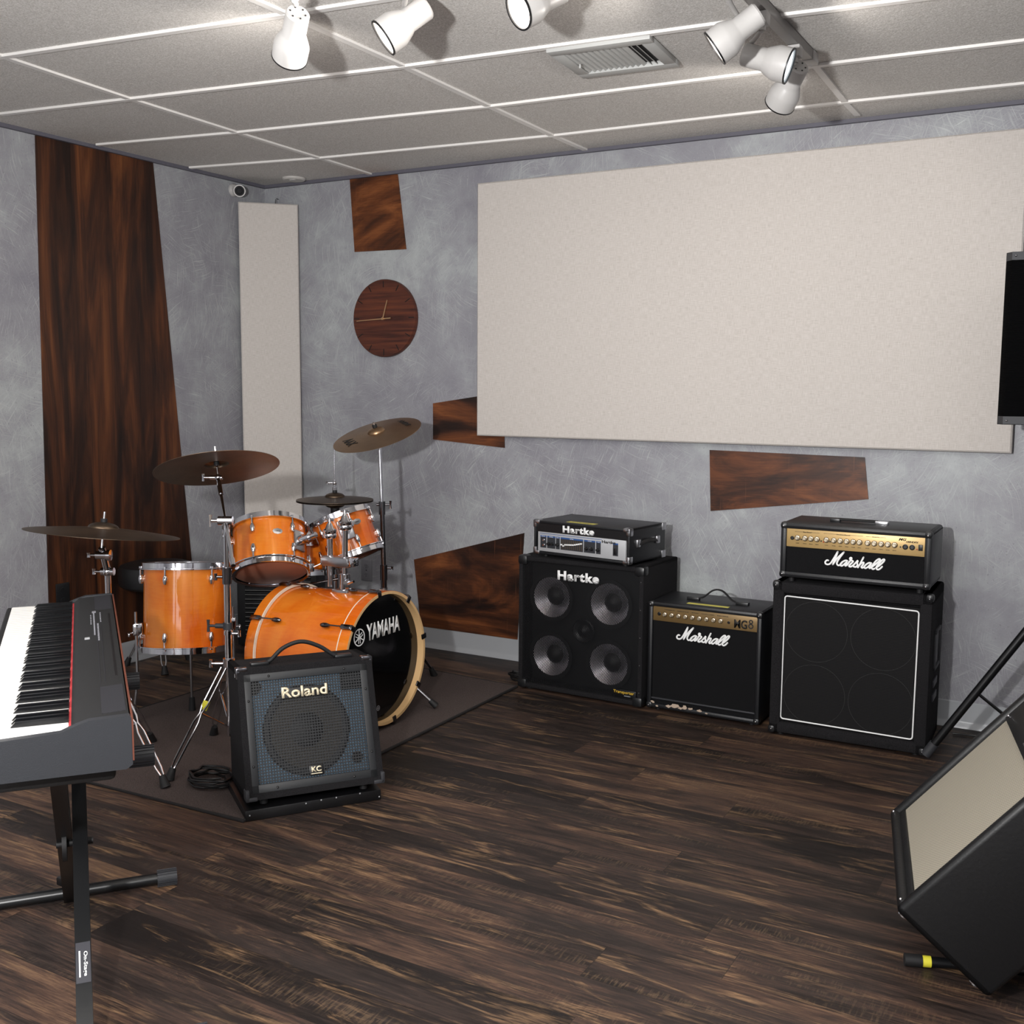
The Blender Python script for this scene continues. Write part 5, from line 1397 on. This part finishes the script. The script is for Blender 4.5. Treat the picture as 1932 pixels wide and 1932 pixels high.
def dk(m, x0, x1, y0, y1, lift=.0008):
    z_ = lambda y: zt0 - (y - .004) / (DK - .018) * .006 + lift
    return m.add([(x0, y0, z_(y0)), (x1, y0, z_(y0)), (x1, y1, z_(y1)), (x0, y1, z_(y1)), (x0, y0, z_(y0) - .002), (x1, y0, z_(y0) - .002), (x1, y1, z_(y1) - .002), (x0, y1, z_(y1) - .002)],
                 [(0, 1, 2, 3), (4, 5, 6, 7), (0, 1, 5, 4), (1, 2, 6, 5), (2, 3, 7, 6), (3, 0, 4, 7)])
dk(MB(FD), .03, .23, .008, .052).build('speaker_grille', M['pgrill'], dp); dk(MB(FD), LP - .24, LP - .045, .008, .052).build('speaker_grille', M['pgrill'], dp)
dk(MB(FD), .40, LP - .28, .040, .0408, .0012).build('deck_line', M['label'], dp); dk(MB(FD), .40, LP - .28, .050, .0508, .0012).build('deck_line', M['label'], dp)
dk(MB(FD), .30, LP - .32, .015, .020, .0004).build('music_rest_slot', M['black'], dp)
rr = random.Random(2)
for row, (yy0, k0, k1, stp, sz) in enumerate(((.054, .26, .55, .013, .0035), (.045, .42, .62, .016, .004), (.062, .30, .42, .022, .003), (.038, .28, .40, .019, .003))):
    x = k0
    while x < k1:
        dk(MB(FD), x, x + sz, yy0, yy0 + sz, .002).build('button', M['greyplate'], dp); x += stp
dk(MB(FD), .25, .268, .050, .060, .002).build('volume_slider', M['greyplate'], dp)
dk(MB(FD), .57, .588, .068, .080, .0012).build('deck_sticker', M['silver'], dp)
text('deck_lettering', 'PIANO', .008, M['silver'], dp, FD @ Matrix.Translation(V((LP - .27, .066, zt0 + .0002))) @ Matrix.Rotation(PI, 4, 'Z') @ Matrix.Rotation(PI, 4, 'X') @ Matrix.Scale(-1, 4, V((1, 0, 0))), .02, width=.03, ext=.0005) if False else None
MB(FD).box((.03, DK - .001, kz - .004), (LP - .03, DK + .0038, kz + .004)).build('felt_strip', M['felt'], dp, 'red felt strip behind the keys')
# keys: 52 white, 36 black ; A0 at one end. near end of the picture is the treble or bass side
k0, k1 = .022, LP - .024; wk = (k1 - k0) / 52
whites = []
for i in range(52):
    x = k0 + i * wk; m = MB(FD); m.box((x + .0004, DK + .004, kz - .018), (x + wk - .0004, DP - .014, kz + .002), .0012, seg=1); m.build('white_key', M['ivory'], dp)
pat = (1, 0, 1, 1, 0, 1, 1)  # black after A, (none after B), after C, D, (none E), F, G
for i in range(51):
    if pat[i % 7]:
        x = k0 + (i + 1) * wk
        m = MB(FD); hw = .0048
        ke = DK + .108; vs = [(x - hw, DK + .004, kz), (x + hw, DK + .004, kz), (x + hw, ke, kz), (x - hw, ke, kz), (x - hw * .8, DK + .004, kz + .0125), (x + hw * .8, DK + .004, kz + .0125), (x + hw * .8, ke - .010, kz + .0115), (x - hw * .8, ke - .010, kz + .0115)]
        m.add(vs, [(0, 1, 2, 3), (4, 5, 6, 7), (0, 1, 5, 4), (1, 2, 6, 5), (2, 3, 7, 6), (3, 0, 4, 7)]); m.build('black_key', M['ebony'], dp, smooth=False)
m = MB(FD); m.box((LP - .30, .05, zb - .042), (LP - .24, .09, zb - .028), .002); m.build('rubber_foot', M['rubber'], dp)
# X stand
ks = thing('keyboard_stand', 'black folding X stand under the digital piano', 'stand', FD @ V((LP / 2, .12, 0)))
yc = .105; xm = LP / 2 + .10
z_top = zb - .054
def fp_(x, y, z): return FD @ V((x, y, z))
xB, xT, xA = xm - .31, xm + .31, xm + .47
def flatbar(p, q, w_, t_, side):
    p, q = V(p), V(q); d_ = (q - p).normalized(); s_ = V(side).normalized(); n_ = d_.cross(s_).normalized()
    m = MB(); vs = []
    for e in (p, q):
        for a_, b_ in ((-1, -1), (1, -1), (1, 1), (-1, 1)): vs.append(tuple(e + s_ * a_ * w_ / 2 + n_ * b_ * t_ / 2))
    return m.add(vs, [(0, 1, 2, 3), (4, 5, 6, 7), (0, 1, 5, 4), (1, 2, 6, 5), (2, 3, 7, 6), (3, 0, 4, 7)])
# leg A: near foot to far top ; leg B: far foot to near top
yA, yB = yc - .0, yc + .035
flatbar(fp_(xA, yA, .02), fp_(xB, yA, z_top), .032, .05, fr_).build('leg', M['stand'], ks, smooth=False)
flatbar(fp_(xB, yB, .02), fp_(xT, yB, z_top), .032, .05, fr_).build('leg', M['stand'], ks, smooth=False)
def foot_bar(x, z, y, nm, hl=.25, r=.016):
    m = MB(FD); m.tube([(x, y - hl, z), (x, y + hl, z)], r, 18); o = m.build(nm, M['stand'], ks)
    for s in (-1, 1):
        m = MB(FD); seg = 20; vs = []
        prof_ = []
        e0, e1 = y + s * (hl - .045), y + s * (hl + .006)
        m.tube([(x, e0, z), (x, e1, z)], r + .005, 24)
        for k in range(18):
            a = 2 * PI * k / 18; m.box((-.0012, 0, 0), (.0012, abs(e1 - e0), .0025), 0, Matrix.Translation(V((x, min(e0, e1), z))) @ Matrix.Rotation(a, 4, 'Y') @ Matrix.Translation(V((0, 0, r + .0045))))
        m.build('rubber_end_cap', M['rubgrey'], o)
foot_bar(xB, .021, yc + .02, 'foot_tube'); foot_bar(xA, .021, yc + .02, 'foot_tube')
foot_bar(xB, z_top + .0, yc + .04, 'support_arm', .19); foot_bar(xT, z_top + .0, yc + .04, 'support_arm', .19)
pv = fp_((xA + xB) / 2 - .04, (yA + yB) / 2, (z_top + .02) / 2)
m = MB(); m.cyl(pv - fr_ * .045, pv + fr_ * .035, .008); m.cyl(pv + fr_ * .012, pv + fr_ * .022, .04); m.cyl(pv - fr_ * .026, pv - fr_ * .030, .012); m.build('locking_disc', M['rubber'], ks)
# sticker and lettering on leg A, which faces the back of the piano
la0, la1 = fp_(xA, yA, .02), fp_(xB, yA, z_top); ld = (la1 - la0).normalized()
nrm_ = (ld.cross(fr_)).normalized()
if nrm_.dot(CAMP - la0) < 0: nrm_ = -nrm_
sdir = nrm_.cross(ld).normalized()
def legpt(k): return la0.lerp(la1, k) + nrm_ * .0252
TL = Matrix((-ld, nrm_.cross(-ld), nrm_)).transposed().to_4x4()
tl = TL.copy(); tl.translation = legpt(.20)
MB(tl).box((-.045, -.0145, -.0003), (.045, .0145, .0004)).build('leg_sticker', M['label'], ks)
tl2 = TL.copy(); tl2.translation = legpt(.225) + nrm_ * .0006
text('leg_lettering', 'On-Stage', .010, M['letter'], ks, tl2 @ Matrix.Translation(V((0, -.001, 0))), .02, width=.055, ext=.0004)
MB(tl2).box((-.002, -.0085, 0), (.056, -.0055, .0005)).build('lettering_underline', M['letter'], ks)
for k in (.035, .05): MB().cyl(legpt(k) - nrm_ * .001, legpt(k) + nrm_ * .003, .005, seg=12).build('bolt', M['darkchrome'], ks)
fb = fp_(xB, yB, .03)
MB().box(fb + V((-.03, -.02, .012)), fb + V((.03, .02, .035)), .004).build('foot_bracket', M['stand'], ks)

# ================================================================== CABLES
def coil(name, label, c, r, turns, wob, seed, rad=.004, up_=.012):
    rr = random.Random(seed); pts = []
    N = turns * 14
    for i in range(N):
        a = 2 * PI * i / 14; k = 1 + wob * rr.uniform(-1, 1)
        pts.append((c[0] + r * k * math.cos(a), c[1] + r * .8 * k * math.sin(a), c[2] + rad + up_ * (i / 14) * .6 + .004 * rr.random()))
    return tag(MB().tube(spline(pts, 4), rad, 8).build(name, M['cable']), label, 'cable')
coil('coiled_cable', 'loose coil of black cable on the rug left of the tilted amplifier', (1.575, -2.02, RZ), .08, 5, .16, 3)
coil('coiled_cable', 'small coil of black cable on the floor left of the bass cabinet', (1.82, -.31, 0), .05, 4, .15, 5)
tag(MB().tube(spline([(3.70, -.12, .006), (3.85, -.10, .006), (4.0, -.13, .006), (4.3, -.10, .006), (4.6, -.14, .006)], 6), .004, 8).build('floor_cable', M['cable']), 'black cable lying along the baseboard right of the tall guitar cabinet', 'cable')
